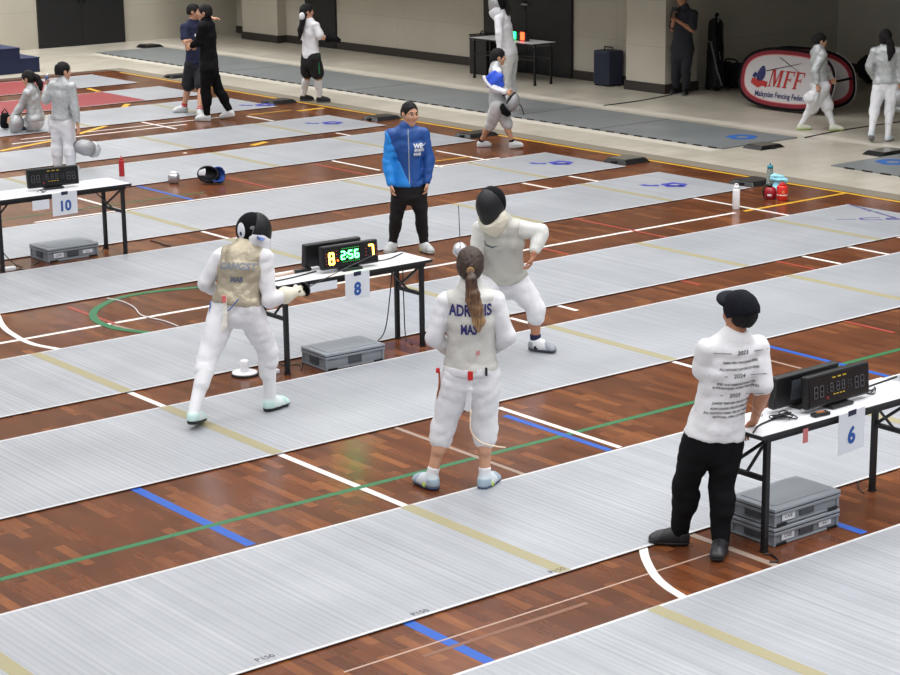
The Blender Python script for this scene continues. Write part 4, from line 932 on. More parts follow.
def person(label, S, base, pel, neck, head, phi, arms, legs, skin=None, near=True, h=None, wide=1.0, face=True, group=None, shw=1.0, bow=(0, 0), bendleg=1.004, hs=1.0, zb=0.0):
    """phi = (hips, chest, head); pel/neck/head = (px, py, depth offset); arms/legs per side"""
    P = dict(S=S, near=near, h=h or (.009 if near else .013), wide=wide, name=label, hs=hs)
    B = G(*base, zb); D = depth(B); P['base'] = B; P['D'] = D
    P['pel'] = PD(pel[0], pel[1], D + pel[2]); P['neck'] = PD(neck[0], neck[1], D + neck[2]); P['head'] = PD(head[0], head[1], D + head[2])
    hf, cf, df = (fdir(x) for x in phi[:3]); P['hr'], P['cr'] = rgt(hf), rgt(cf); P['hf'], P['cf'] = hf, cf; P['bow'] = cf * bow[0] + UP * bow[1]
    pit = math.radians(phi[3]) if len(phi) > 3 else 0; tilt = nrm((P['head'] - P['neck']) * .35 + UP * .65 * np.linalg.norm(P['head'] - P['neck']))
    r = rgt(df); f = df * math.cos(pit) - UP * math.sin(pit); P['HR'] = np.array([r, f, np.cross(r, f)])
    for q, sg in (('L', -1), ('R', 1)):
        P['sh' + q] = P['pel'] + (P['neck'] - P['pel']) * .865 + P['cr'] * sg * .098 * S * shw; P['hip' + q] = P['pel'] + P['hr'] * sg * .05 * S * wide
        ar = arms[q]
        if 'sh' in ar: P['sh' + q] = PD(ar['sh'][0], ar['sh'][1], D + ar['sh'][2])
        P['el' + q] = reach(P['sh' + q], ar['el'][0], ar['el'][1], .172 * S, ar['el'][2]); P['wr' + q] = reach(P['el' + q], ar['wr'][0], ar['wr'][1], .150 * S, ar['wr'][2])
        P['pn' + q] = ar.get('pn', -P['cr'] * sg); P['hd' + q] = ar.get('hd'); P['curl' + q] = ar.get('curl', .45)
        lg = legs[q]; hl = G(lg['hl'][0], lg['hl'][1], (lg['hl'][2] if len(lg['hl']) > 2 else 0.0) + zb)
        if 'dir' in lg: d = fdir(lg['dir'])
        else: d = nrm(G(lg['to'][0], lg['to'][1]) - G(lg['hl'][0], lg['hl'][1]))
        z = lg.get('tz', 0.0) + zb; to = hl + d * .155 * S; to[2] = z
        P['hl' + q] = hl; P['to' + q] = to; d3 = nrm(to - hl); u3 = nrm(UP - d3 * (UP @ d3)); P['an' + q] = hl + d3 * .035 * S + u3 * .05 * S; P['ff' + q] = d
        pole = fdir(lg['pole']) if 'pole' in lg else d
        LL = np.linalg.norm(P['hip' + q] - P['an' + q]) * lg.get('bend', bendleg); P['kn' + q] = ik(P['hip' + q], P['an' + q], .512 * LL, .488 * LL, pole)
        P['ff' + q] = nrm(pole)
    s = SDF(); torso(s, P); shoulders(s, P)
    for q in 'LR': arm(s, P, q, k=.025); leg(s, P, q); S_ = S / 1.7; s.seg(P['hl' + q] + P['hl' + q] * 0 + nrm(P['to' + q] - P['hl' + q]) * .04 * S_ + UP * .03, P['to' + q] - nrm(P['to' + q] - P['hl' + q]) * .05 * S_ + UP * .025, .024 * S_, .024 * S_, .03); s.seg(P['an' + q], P['hl' + q] + nrm(P['to' + q] - P['hl' + q]) * .05 * S_ + UP * .03, .024 * S_, .024 * S_, .02)
    s.seg(P['neck'] - UP * .02, P['head'] + (P['neck'] - P['head']) * .35, .036 * S, .033 * S, .02)
    headsdf(P, s)
    v, f = s.mesh(.0075 if near else .0105)
    vs = [v]; fs = [f]
    for q in 'LR':
        a, b = hand(P, q, P['curl' + q]); fs.append(b + sum(map(len, vs))); vs.append(a)
    o = fast_obj('person', np.vstack(vs), np.vstack(fs), skin or SKIN, None, (B[0], B[1], zb)); P['root'] = o; tag(o, label, 'person', group)
    if face: face_parts(P)
    return P
def jacket(P, m, e=.016, sleeve=1.93, hem=-.1, collar=.0, wr=.005, name='jacket', cuff=None, ew=0.0, wf=1.0, ws=1.0, et=None, t1=.99):
    et = e if et is None else et; s = SDF(); torso(s, P, et, hem, t1, .03, ws); shoulders(s, P, min(e, et + .004))
    for q in 'LR':
        arm(s, P, q, e + ew, sleeve, .03, cuff)
        if hem < .03: a, b = P['hip' + q], P['kn' + q]; s.seg(a, a + (b - a) * .2, .052 * P['S'] + max(et, .012) + .008, .050 * P['S'] + max(et, .012) + .010, .02)
    if collar: s.seg(P['neck'] - UP * .02, P['neck'] + (P['head'] - P['neck']) * collar, .035 * P['S'] + e * .6, .034 * P['S'] + e * .4, .02)
    u = nrm(P['neck'] - P['pel']); s.cut(P['pel'] + (P['neck'] - P['pel']) * hem, -u)
    for q in 'LR':
        if sleeve < 1: p = P['sh' + q] + (P['el' + q] - P['sh' + q]) * sleeve; 
    return child(P, name, s, m, None, wr, wf)
def vest(P, m, e=.024, hem=-.02, wr=.005):
    s = SDF(); torso(s, P, e, hem, .97, .03); S = P['S']; c = P['pel'] + (P['neck'] - P['pel']) * .93
    for q in 'LR': s.seg(c + (P['sh' + q] - c) * .15, c + (P['sh' + q] - c) * .75, .034 * S + e * .8, .031 * S + e, .02)
    s.seg(P['neck'] - UP * .02, P['neck'] + (P['head'] - P['neck']) * .3, .04 * S + e * .5, .038 * S + e * .5, .02)
    u = nrm(P['neck'] - P['pel']); s.cut(P['pel'] + (P['neck'] - P['pel']) * hem, -u); return child(P, 'lame_vest', s, m, None, wr)
def trousers(P, m, e=.012, upto=1.95, e1=None, e2=None, waist=.2, wr=.005, name='trousers', wf=1.0, cutlow=True):
    s = SDF(); torso(s, P, min(e, .011), -.1, waist, .03)
    for q in 'LR': leg(s, P, q, e, upto, .03, e1, e2)
    return child(P, name, s, m, None, wr, wf)
def shorts(P, m, e=.02, upto=.75, e1=.035, waist=.25, wr=.004, name='shorts'):
    s = SDF(); torso(s, P, min(e, .012), -.1, waist, .03)
    for q in 'LR':
        a, b = P['hip' + q], P['kn' + q]; s.seg(a, a + (b - a) * upto, .056 * P['S'] + e, .048 * P['S'] + e1, .03)
    return child(P, name, s, m, None, wr)
def cuffring(P, q, t, m, e=.02, name='cuff', r=.034):
    a, b, c = P['kn' + q], P['an' + q], None; d = nrm(b - a); p = a + (b - a) * t
    s = SDF(); s.seg(p, p + d * .02, r * P['S'] + e, r * P['S'] + e, .01); return child(P, name, s, m, .009)
def mask(P, front, back, bib, bibe=.0, strap=True, bt=-.055):
    """a worn fencing mask: mesh dome, back tongue, bib"""
    c, R, q = P['head'], P['HR'], P['hs']; at = lambda x, y, z: c + (R[0] * x + R[1] * y + R[2] * z) * q
    s = SDF(); s.ell(at(0, .025, .005), R, V(.112, .135, .15) * q, .02); s.seg(at(0, .09, -.09), at(0, .075, -.07), .06 * q, .07 * q, .05); s.cut(at(0, -.02, 0), -R[1] + R[2] * .25)
    s.cut(at(0, 0, -.155), -R[2]); k = child(P, 'fencing_mask', s, front, .008)
    s = SDF(); s.ell(at(0, -.005, .012), R, V(.112, .128, .142) * q, .02); s.cut(at(0, -.012, 0), R[1] - R[2] * .25); s.cut(at(0, -.02, -.1), -R[2]); child(P, 'back_cover', s, back, .009, parent=k)
    s = SDF(); s.ell(at(0, .035, -.12), R, V(.116 + bibe, .128 + bibe, .12) * q, .02); s.seg(at(0, .07, -.17), at(0, .055, -.215), .085 * q, .075 * q, .03, w=R[0], qa=.8)
    (s.ell(at(0, .03, -.06), R, V(.121, .127, .125) * q, .02) if bt > -.05 else 0); s.cut(at(0, .04, bt), R[2] * .9 + R[1] * .5); s.cut(at(0, -.035, 0), -R[1]); child(P, 'bib', s, bib, .008, .003, 1.5, parent=k)
    s = SDF(); s.seg(at(0, .02, .0), at(0, .025, .0), .1 * q, .1 * q, .01) if 0 else None
    return k, at
def disc(rx, ry, cx=0.0, cy=0.0, n=16):
    vs = [(cx, cy)]; fs = []
    for k in (.33, .66, 1.0): vs += [(cx + rx * k * math.cos(2 * math.pi * i / n), cy + ry * k * math.sin(2 * math.pi * i / n)) for i in range(n)]
    for i in range(n):
        j = (i + 1) % n; fs.append((0, 1 + i, 1 + j)); fs += [(1 + q * n + i, 1 + (q + 1) * n + i, 1 + (q + 1) * n + j, 1 + q * n + j) for q in (0, 1)]
    return np.array(vs), fs
def foil(hand_p, tip, label, guard=True, L=None, name='fencing_foil', bellm=None, gripm=None):
    d = nrm(tip - hand_p); r = root(name, hand_p, label, 'foil')
    x = nrm(np.cross(d, UP)) if abs(d[2]) < .9 else RH; y = np.cross(d, x); ax = (x, y, d)
    MB().lathe([(.0001, -.05), (.012, -.05), (.014, 0), (.013, .06), (.0001, .06)], hand_p - d * .03, 10, ax).build('grip', gripm or BLKPLAST, r, smooth=True)
    if guard: MB().lathe([(.0001, .062), (.03, .058), (.05, .045), (.06, .028), (.057, .028), (.046, .04), (.0001, .054)], hand_p, 24, ax).build('bell_guard', bellm or CHROME, r, smooth=True)
    MB().tube([hand_p + d * .06, (hand_p + tip) / 2 + UP * .006, tip], .0045, 8, .0028).build('blade', STEEL if bellm is None else DKGREY, r, smooth=True)
    MB().tube([tip, tip + d * .018], .0045, 8).build('button_tip', BLKPLAST, r)
    return r
def glove(P, q, m, curl, cuff=.3, e=.005):
    v, f = hand(P, q, curl, e); vs = [v]; fs = [f]
    s = SDF(); a, b = P['el' + q], P['wr' + q]; s.seg(b + (a - b) * cuff, b, .030 * P['S'] + .018, .018 * P['S'] + .012, .02); v, f = s.mesh(.009, .002); fs.append(f + len(vs[0])); vs.append(v)
    return fast_obj('glove', np.vstack(vs), np.vstack(fs), m, P['root'])
# ================================================================== the people
def A(el, wr, **k): d = dict(el=el, wr=wr); d.update(k); return d
def Lg(hl, **k): d = dict(hl=hl); d.update(k); return d
# --- woman with a ponytail, seen from behind
P = person('person with long brown ponytail in white fencing kit, seen from behind', 1.64, (458, 489), (471, 375, 0), (470.5, 290, 0), (470.5, 266, .02), (2, 2, 4, 8),
    dict(L=A((434, 337, .3), (449, 350, 1), curl=.9), R=A((507, 336, .3), (492, 350, 1), curl=.9)),
    dict(L=Lg((437, 491), dir=-38, pole=-10), R=Lg((481, 491), dir=28, pole=8)), skin=SKIN, face=True, wide=1.02)
JK = jacket(P, WHITEFAB, .017, 1.95, -.02, .45, .006, et=.008); VS = vest(P, LAMEW, .021, .06, .004)
BR = trousers(P, WHITEFAB, .026, 1.2, .03, .03, .3, .006, 'breeches')
for q in 'LR':
    cuffring(P, q, .19, WHITEFAB, .022); sock(P, q, WHITETEE, 1.8, .004, 1.99); shoe(P, q, SHOEG, mat('blue_grey_sole', (58, 72, 104), .5), LIME, acc2=mat('shoe_panel_blue', (160, 178, 192), .5))
c = P['pel'] + (P['neck'] - P['pel']) * .06; b = SDF(); 
torso(b, P, .027, .03, .15, .005)
b.cut(P['pel'] + (P['neck'] - P['pel']) * .13, UP); b.cut(P['pel'] + (P['neck'] - P['pel']) * .03, -UP); child(P, 'waist_belt', b, WHITEFAB, .009)
bk = P['pel'] - P['hf'] * .175
s = SDF(); s.chain([bk + UP * .06, bk - UP * .05 - P['hr'] * .005, bk - UP * .2 - P['hr'] * .02 + P['hf'] * .02], [.018, .016, .022], .01, w=P['hr'], qa=.4); s = child(P, 'hanging_strap', s, WHITEFAB, .007)
MB().box(bk + UP * .045 - P['hf'] * .012, (.035, .012, .06), (P['hr'], P['hf'], UP)).build('red_clip', REDPL, s)
x = P['hipL'] - P['hr'] * .125 - P['hf'] * .03
cable('side_cord', [x + UP * .03, x - UP * .05 - P['hf'] * .02, x - UP * .14 - P['hr'] * .014, x - UP * .22 - P['hr'] * .012], .007, mat('brown_cord', (150, 84, 52), .6), parent=P['root'])
MB().box(x + UP * .04 - P['hr'] * .01, (.026, .03, .032), (P['hr'], P['hf'], UP)).build('red_plug', REDPL, P['root'], bevel=.006)
x = P['hipR'] - P['hf'] * .13 + P['hr'] * .02
MB().bar(x + UP * .085, x + UP * .03, .012, .012).build('belt_hook', BLKPLAST, P['root'])
cable('body_wire', [bk - UP * .19, bk - UP * .33, bk - UP * .41 + P['hr'] * .06, bk - UP * .44 + P['hr'] * .16, bk - UP * .45 + P['hr'] * .23], .005, mat('pale_wire', (228, 206, 180), .6), parent=P['root'])
hair_long(P, HAIRBR)
D = P['D']; T = [PD(470.5, 270, D - .10), PD(471.5, 280, D - .135), PD(474, 295, D - .15), PD(477, 310, D - .15), PD(479, 322, D - .15), PD(479, 331, D - .15)]
s = SDF(); s.chain(T, [.02, .03, .036, .04, .034, .012], .02); s.chain([PD(469, 282, D - .14), PD(469, 300, D - .16), PD(474, 316, D - .16)], [.02, .024, .012], .02); child(P, 'ponytail', s, PONY, .007, .004, 2.2)
MB().lathe([(.018, -.012), (.027, -.01), (.027, .01), (.018, .012)], PD(470.5, 271, D - .115), 14, (RH, UP, -FH)).build('hair_tie', mat('tan_tie', (150, 116, 78), .6), P['root'], smooth=True)
u = nrm(P['neck'] - P['pel']); o = P['pel'] + (P['neck'] - P['pel']) * .80 - P['cf'] * .2
text('name_lettering', 'ADRENIS', .105, o, P['cr'], u, mat('deep_blue_print', (44, 40, 110), .7), VS, VS, bold=.003, sx=.66, off=.004)
text('country_lettering', 'MAS', .095, o - u * .125 - P['cr'] * .01, P['cr'], u, mat('deep_blue_print', (44, 40, 110), .7), VS, VS, bold=.003, sx=.6, off=.004)
v, f = text2d('#', .05); lay('red_emblem', v, f, o - u * .28 + P['cr'] * .05, P['cr'], u, mat('pink_red_print', (212, 110, 110), .7), VS, VS)
# --- man in the printed T-shirt and cap
P = person('person in white printed T-shirt, black trousers and dark cap', 1.68, (706, 551), (714, 437, .0), (735, 335, -.03), (739, 312, -.02), (-14, -12, -34, -2),
    dict(L=A((703, 373, .2), (722, 372, 1), curl=.6), R=A((763, 392, .3), (754, 421, 1), curl=.35, pn=V(0, 0, -1) - FH * .3, hd=FH * .4 - UP * .7 - RH * .3)),
    dict(L=Lg((689, 545), dir=-82, pole=-70), R=Lg((722, 549), dir=196, pole=-30)), face=True, skin=SKINT, wide=1.0, shw=.93)
TS = jacket(P, WHITETEE, .018, .85, .015, 0, .006, 'tshirt', cuff=.024, t1=.955); TR = trousers(P, BLACKFAB, .018, 1.97, .02, .018, .2, .006)
for q in 'LR': shoe(P, q, SHOEB, RUBBER, acc2=mat('shoe_panel_dark', (40, 40, 44), .4))
hair_short(P, HAIRB, 0, .002, -.075)
c, R = P['head'], P['HR']; at = lambda x, y, z: c + R[0] * x + R[1] * y + R[2] * z
s = SDF(); s.ell(at(0, -.014, .03), R, V(.097, .118, .108), .02); s.ell(at(0, -.04, .0), R, V(.092, .09, .09), .03); s.cut(at(0, 0, -.028), -R[2] - R[1] * .35); cp = child(P, 'cap', s, mat('dark_navy_cap', (14, 15, 25), .85, bump=.2, spec=.2), .008, .0015, 2)
s = SDF(); ca, sa = math.cos(.55), math.sin(.55); Rb = np.array([R[0], R[1] * ca + R[2] * sa, -R[1] * sa + R[2] * ca]); s.ell(at(0, .088, .07), Rb, V(.078, .05, .014), .01); s.ell(at(0, .062, .06), Rb, V(.086, .055, .035), .03); child(P, 'brim', s, mat('dark_navy_brim', (19, 20, 32), .8, spec=.2), .006, parent=cp)
o = P['pel'] + (P['neck'] - P['pel']) * .86 - P['cf'] * .2 + P['cr'] * .03; u = nrm(P['neck'] - P['pel'] + P['cf'] * .02)
rows = [('2023', .034, 0), ('SABRE MEN CHALLENGE SERIES', .02, .058), ('ALL NATIONS CUP CIRCUIT SERIES', .02, .098), ('2024', .034, .14), ('EPEE AND SABRE NATIONAL CUP', .02, .192), ('INTERNATIONAL WORLD TEAM SERIES', .02, .216), ('2025', .034, .264), ('JUNIOR TEAM SEA CIRCUIT OPEN', .021, .312), ('ASIAN JUNIOR CIRCUIT SERIES CUP', .021, .345), ('ALL NATIONS SABRE CIRCUIT CHALLENGE', .021, .373), ('NATIONAL OPEN CUP SERIES', .021, .398)]
for t, sz, dy in rows: text('print_line', t, sz, o - u * dy, P['cr'], u, INKB, TS, TS, bold=.0, sx=.8 if sz < .03 else 1.1, off=.003)
for dy in (0, .14, .264):
    for sg in (-1, 1): lay('print_rule', np.array([(-.05, -.0015), (.05, -.0015), (.05, .0015), (-.05, .0015)]) + np.array([sg * .125, 0]), [(0, 1, 2, 3)], o - u * dy, P['cr'], u, INKB, TS, TS, off=.003)
# --- man in the blue jacket
P = person('person in blue track jacket and black trousers standing behind the table marked 8', 1.67, (409, 254), (409, 188, 0), (407.5, 126, 0), (410, 113.5, -.01), (176, 176, 150, 6),
    dict(R=A((388.5, 161, .3), (391, 183.5, -.6), curl=.45, hd=V(0, 0, -1)), L=A((429, 159, .3), (427, 182, -.6), curl=.45, hd=V(0, 0, -1))),
    dict(R=Lg((395, 250), dir=200, pole=190), L=Lg((421.5, 250.5), dir=152, pole=165)), skin=SKIN, wide=1.03)
BJ = jacket(P, BLUEJ, .013, 1.97, .04, .1, .005, 'track_jacket', t1=.97)
# bright right third of the jacket, a panel of the same cut
s = SDF(); torso(s, P, .018, .04, .97, .03); shoulders(s, P, .022, 'R'); arm(s, P, 'R', .0195, 1.97, .03); s.cut(P['pel'] + (P['neck'] - P['pel']) * .04, -nrm(P['neck'] - P['pel']))
s.cut(P['pel'] + P['cr'] * .0 + (P['neck'] - P['pel']) * .1, -P['cr'] * 1.0 + UP * .42); fast_obj('bright_blue_panel', *s.mesh(P['h'], .0055, 1.0, 11), BLUEL, P['root'])
zp = [P['pel'] + (P['neck'] - P['pel']) * t + P['cf'] * .3 for t in np.linspace(.06, .97, 14)]
me = BJ.data; bv = BVHTree.FromPolygons([Vector(np.array(x.co) + wloc(BJ)) for x in me.vertices], [tuple(p.vertices) for p in me.polygons])
pts = []
for p in zp:
    hh = bv.ray_cast(Vector(p), Vector(-P['cf']))
    if hh[0] is not None: pts.append(np.array(hh[0]) + P['cf'] * .003)
MB().tube(pts, .006, 6).build('zip', mat('zip_grey', (150, 160, 170), .5), BJ, smooth=True)
u = nrm(P['neck'] - P['pel']); ex = -P['cr']; o = P['pel'] + (P['neck'] - P['pel']) * .66 + P['cf'] * .2 + ex * .10
text('chest_lettering', 'WE', .06, o + u * .025, ex, u, PAPER, BJ, BJ, bold=.004, off=.005); text('chest_lettering', 'SPORTS', .036, o - u * .02 + ex * .01, ex, u, PAPER, BJ, BJ, bold=.002, off=.005, sx=.8); text('chest_lettering', 'MAS', .04, o - u * .06 - ex * .01, ex, u, PAPER, BJ, BJ, bold=.002, off=.005)
v, f = np.array([(-.02, 0), (.0, -.015), (.03, .02), (.0, .0)]), [(0, 1, 2, 3)]
lay('chest_emblem', v, f, o + u * .035 + ex * .055, ex, u, PAPER, BJ, BJ, off=.005)
trousers(P, mat('black_joggers', (16, 16, 18), .85), .013, 1.96, .01, .008, .2, .004)
for q in 'LR': shoe(P, q, SHOEW, mat('pale_sole', (196, 196, 190), .5), LIME if q == 'L' else None, acc2=mat('shoe_panel_pale', (186, 188, 186), .5))
hair_short(P, HAIRB, -.02, -.004, -.05)
w = P['wrL'] - (P['wrL'] - P['elL']) * .05; d = nrm(P['wrL'] - P['elL']); x = nrm(np.cross(d, FH)); MB().lathe([(.03, -.012), (.036, -.01), (.036, .01), (.03, .012)], w, 16, (x, np.cross(d, x), d)).build('wristwatch', BLKPLAST, P['root'], smooth=True)
# --- left fencer of the bout
P = person('person in white kit, gold-grey vest and black mask, fencing with back to the camera', 1.68, (233, 414), (236, 306, .0), (244, 250, .08), (252, 231, .14), (25, 12, 74, 8),
    dict(L=A((206, 283, .4), (212, 290, 1), curl=.6), R=A((269, 300, -.3), (293, 293, .5), curl=.9, pn=fdir(0) * .3 + V(0, 0, -1) * .2 - RH * .2)),
    dict(L=Lg((190.5, 425, .05), dir=14, pole=-25, tz=.004), R=Lg((265, 412), dir=40, pole=62, bend=1.02)), face=False, wide=1.1, zb=.013, hs=.94)
jacket(P, WHITEFAB, .018, 1.93, -.12, .4, .006, et=.009); VS = vest(P, LAME, .022, .02, .006)
trousers(P, WHITEFAB, .02, 1.16, .022, .022, .3, .006, 'breeches')
for q in 'LR':
    cuffring(P, q, .15, WHITEFAB, .02); sock(P, q, WHITETEE, 1.12, .009, 1.98); shoe(P, q, SHOEM, RUBBER, acc2=mat('mint_panel', (190, 218, 212), .5))
k, at = mask(P, MESHB, BLACKFAB, WHITEFAB, bt=.01)
R = P['HR']; s = SDF(); s.ell(at(.03, .135, -.13), R, V(.05, .03, .035), .01)
me = k; th = np.linspace(0, 2 * math.pi, 16, endpoint=False)
bc = [c for c in k.children if c.name.startswith('back_cover')][0]; bb = [c for c in k.children if c.name.startswith('bib')][0]
ex = nrm(RH); ey = UP; oo = at(-.03, -.2, .01)
lay('white_patch', *disc(.030, .06, -.072, 0), P['head'] - FH * .3 + UP * .02, ex, ey, PAPER, bc, bc, off=.004)
lay('patch_mark', *disc(.009, .016, -.076, -.022), P['head'] - FH * .3 + UP * .02, ex, ey, NAVYINK, bc, bc, off=.007)
lay('bib_print', np.array([(-.03, -.012), (.03, -.012), (.03, .012), (-.03, .012)]), [(0, 1, 2, 3)], P['head'] - FH * .3 + RH * .075 - UP * .03, ex, ey, mat('blue_bib_print', (84, 110, 170), .7), bb, bb, off=.004)
lay('strap_badge', *disc(.02, .014, .016, .045), P['head'] - FH * .3, ex, ey, mat('badge_grey', (120, 122, 126), .5), bc, bc, off=.005)
u = nrm(P['neck'] - P['pel']); o = P['pel'] + (P['neck'] - P['pel']) * .83 - P['cf'] * .25
text('name_lettering', 'GANGST', .072, o, P['cr'], u, mat('faded_blue_print', (132, 138, 148), .7), VS, VS, bold=.003, off=.004, sx=1.0)
text('country_lettering', 'MAS', .05, o - u * .1 + P['cr'] * .01, P['cr'], u, mat('faded_navy_print', (104, 110, 126), .7), VS, VS, bold=.003, off=.004)
x = P['pel'] - P['hf'] * .155 + P['hr'] * .0
s = SDF(); s.chain([x + UP * .09, x - UP * .02, x - UP * .12 - P['hr'] * .01, x - UP * .17 - P['hr'] * .05], [.016, .017, .022, .018], .01, w=P['hr'], qa=.4); s = child(P, 'hanging_strap', s, mat('cream_strap', (236, 232, 220), .8), .007)
MB().box(x + UP * .09 - P['hf'] * .012, (.028, .014, .05), (P['hr'], P['hf'], UP)).build('pink_clip', mat('pink_clip', (222, 110, 110), .6), s)
cable('hip_cord', [P['hipL'] - P['hf'] * .11 - P['hr'] * .06 + UP * .05, P['hipL'] - P['hf'] * .125 - P['hr'] * .06 - UP * .06, P['hipL'] - P['hf'] * .13 + P['hr'] * .02 - UP * .13, x - UP * .13], .006, mat('blue_cord', (96, 110, 170), .6), parent=P['root'])
cable('hip_cord', [x + UP * .1 + P['hr'] * .12, x + UP * .04 + P['hr'] * .07 - P['hf'] * .01, x + P['hr'] * .03 - P['hf'] * .012], .005, mat('blue_cord', (96, 110, 170), .6), parent=P['root'])
glove(P, 'R', CREAM, .95)
hp = P['wrR'] + nrm(P['wrR'] - P['elR']) * .075
foil(hp, reach(hp, 380, 252, .92, .75), 'foil in the cream glove of the fencer in the gold-grey vest', bellm=BLKMET)
# --- right fencer of the bout
P = person('person in ivory kit and black mask, fencing behind the brown ponytail', 1.70, (515, 349), (505, 280, .0), (501, 221, -.12), (492, 204, -.2), (-165, -172, -142, 22),
    dict(R=A((474, 262, .2), (462.5, 257, -1), curl=.95, pn=fdir(-90), hd=UP * .55 + fdir(-150) * .3), L=A((541, 232, .2), (533, 256, -.7), curl=.55, hd=V(0, 0, -1) + fdir(-90) * .25)),
    dict(R=Lg((484, 362), dir=-130, pole=-130, bend=1.06), L=Lg((529, 350), dir=118, pole=110, bend=1.06)), face=False, skin=SKINT, shw=1.02, wide=1.06, zb=.013)
JK = jacket(P, CREAM if 0 else mat('ivory_jacket', (212, 212, 207), .8, bump=.25, bscale=45), .02, 1.72, -.06, .4, .006, et=.009); VS = vest(P, mat('ivory_lame', (186, 185, 177), .6, .15, bump=.3, bscale=45), .022, .03, .005)
trousers(P, WHITEFAB, .022, 1.2, .024, .022, .3, .006, 'breeches')
for q in 'LR':
    cuffring(P, q, .19, WHITEFAB, .018); sock(P, q, mat('dark_navy_sock', (26, 32, 66), .85), 1.78, .008, 1.99); shoe(P, q, SHOEW, mat('grey_sole', (70, 72, 80), .5), BLKPLAST, acc2=mat('shoe_panel_grey', (150, 154, 160), .5))
k, at = mask(P, MESHB, BLACKFAB, CREAM, .004)
u = nrm(P['neck'] - P['pel']); ex = -P['cr']; o = P['pel'] + (P['neck'] - P['pel']) * .6 + P['cf'] * .25 - ex * .09
lay('chest_swoosh', np.array([(-.06, .03), (-.03, -.005), (.02, -.012), (.07, .0), (.02, -.026), (-.04, -.02)]), [(0, 1, 2, 3, 4, 5)], o, ex, u, mat('grey_print', (86, 90, 98), .6), VS, VS, off=.005)
s = SDF(); x = P['pel'] + P['hf'] * .1; s.chain([P['hipL'] + P['hr'] * -.09 + UP * .03, x + UP * .01, P['hipR'] + P['hr'] * .1 + UP * .12], [.012, .014, .012], .01, w=UP, qa=.5) ; child(P, 'crotch_strap', s, WHITEFAB, .008)
glove(P, 'R', mat('white_glove', (226, 222, 218), .7), .95)
hp = P['wrR'] + nrm(P['hdR']) * .075
d0 = reach(hp, 458.6, 207, .9, -1)
foil(hp, d0, 'foil pointing straight up in the white glove of the fencer in ivory kit', bellm=mat('pale_bell', (206, 206, 210), .35, .5))
# --- boy with a silver mask in his hand (left)
P = person('person in grey jacket standing behind the table marked 10, silver mask in hand', 1.46, (62, 171), (62, 122, 0), (62, 81, 0), (63.5, 71, .01), (25, 25, 62, 4),
    dict(L=A((46, 100, .3), (47.5, 86, .9), curl=.8, hd=UP), R=A((74.5, 107, .3), (78, 127, .5), curl=.8)),
    dict(L=Lg((57, 171), dir=0, pole=0), R=Lg((69, 172), dir=25, pole=20)), near=False, hs=.95)
jacket(P, LAMEG, .02, 1.96, .05, .35, .005); trousers(P, WHITEFAB, .024, 1.9, .035, .03, .3, .006, 'breeches'); hair_short(P, HAIRB, 0, .004, -.055)
for q in 'LR': shoe(P, q, SHOEW)
x = P['hipL'] - P['hr'] * .1 - P['hf'] * .03; s = SDF(); s.chain([x + UP * .08, x - UP * .02, x - UP * .13 - P['hr'] * .02], [.02, .028, .022], .02); child(P, 'white_towel', s, WHITETEE, .011, .004, 2)
hl = P['wrL'] + UP * .09; r = root('drink_bottle', hl, 'small blue bottle in the raised hand of the boy behind the table marked 10', 'bottle')
MB().lathe([(0, -.06), (.026, -.06), (.028, .03), (.018, .045), (0, .045)], hl, 14).build('flask', mat('slate_blue_plastic', (62, 84, 130), .4), r, smooth=True); MB().lathe([(0, .045), (.016, .045), (.016, .075), (0, .075)], hl, 12).build('cap', WHITEPL, r, smooth=True)
def loose_mask(c, f, upv, label, meshm, bibm, trim, rear=None):
    f = nrm(f); r_ = nrm(np.cross(f, upv)); u = np.cross(r_, f); R = np.array([r_, f, u]); at = lambda x, y, z: c + r_ * x + f * y + u * z
    r = root('fencing_mask', c, label, 'fencing mask'); PP = dict(root=r, name=label, h=.01)
    s = SDF(); s.ell(at(0, .01, .0), R, V(.108, .125, .145), .02); s.ell(at(0, -.07, .0), R, V(.092, .13, .122), .02, 's'); child(PP, 'mesh_dome', s, meshm, .009)
    s = SDF(); s.ell(at(0, .0, -.12), R, V(.105, .115, .1), .02); s.ell(at(0, -.07, -.13), R, V(.09, .12, .12), .02, 's'); s.cut(at(0, 0, -.09), u * .9 + f * .4); s.cut(at(0, 0, -.2), -u); child(PP, 'bib', s, bibm, .009, .002)
    s = SDF(); s.ell(at(0, -.0, .01), R, V(.113, .11, .14), .01); s.ell(at(0, 0, .0), R, V(.1, .3, .128), .01, 's'); s.cut(at(0, .012, 0), f); s.cut(at(0, -.022, 0), -f); child(PP, 'rim', s, trim, .008)
    s = SDF(); s.seg(at(0, -.06, .11), at(0, -.13, .02), .035, .05, .01, w=r_, qa=.25); child(PP, 'rear_tongue', s, rear or BLACKFAB, .008)
    return r
hp = P['wrR'] + nrm(P['wrR'] - P['elR']) * .1
loose_mask(PD(84.5, 147, P['D'] - .02), RH * .3 - UP * .2 - FH * .8, RH * -.75 + UP * .35, 'silver mask hanging from the right hand of the boy by the table marked 10', MESHS, LAMEG, DKGREY)
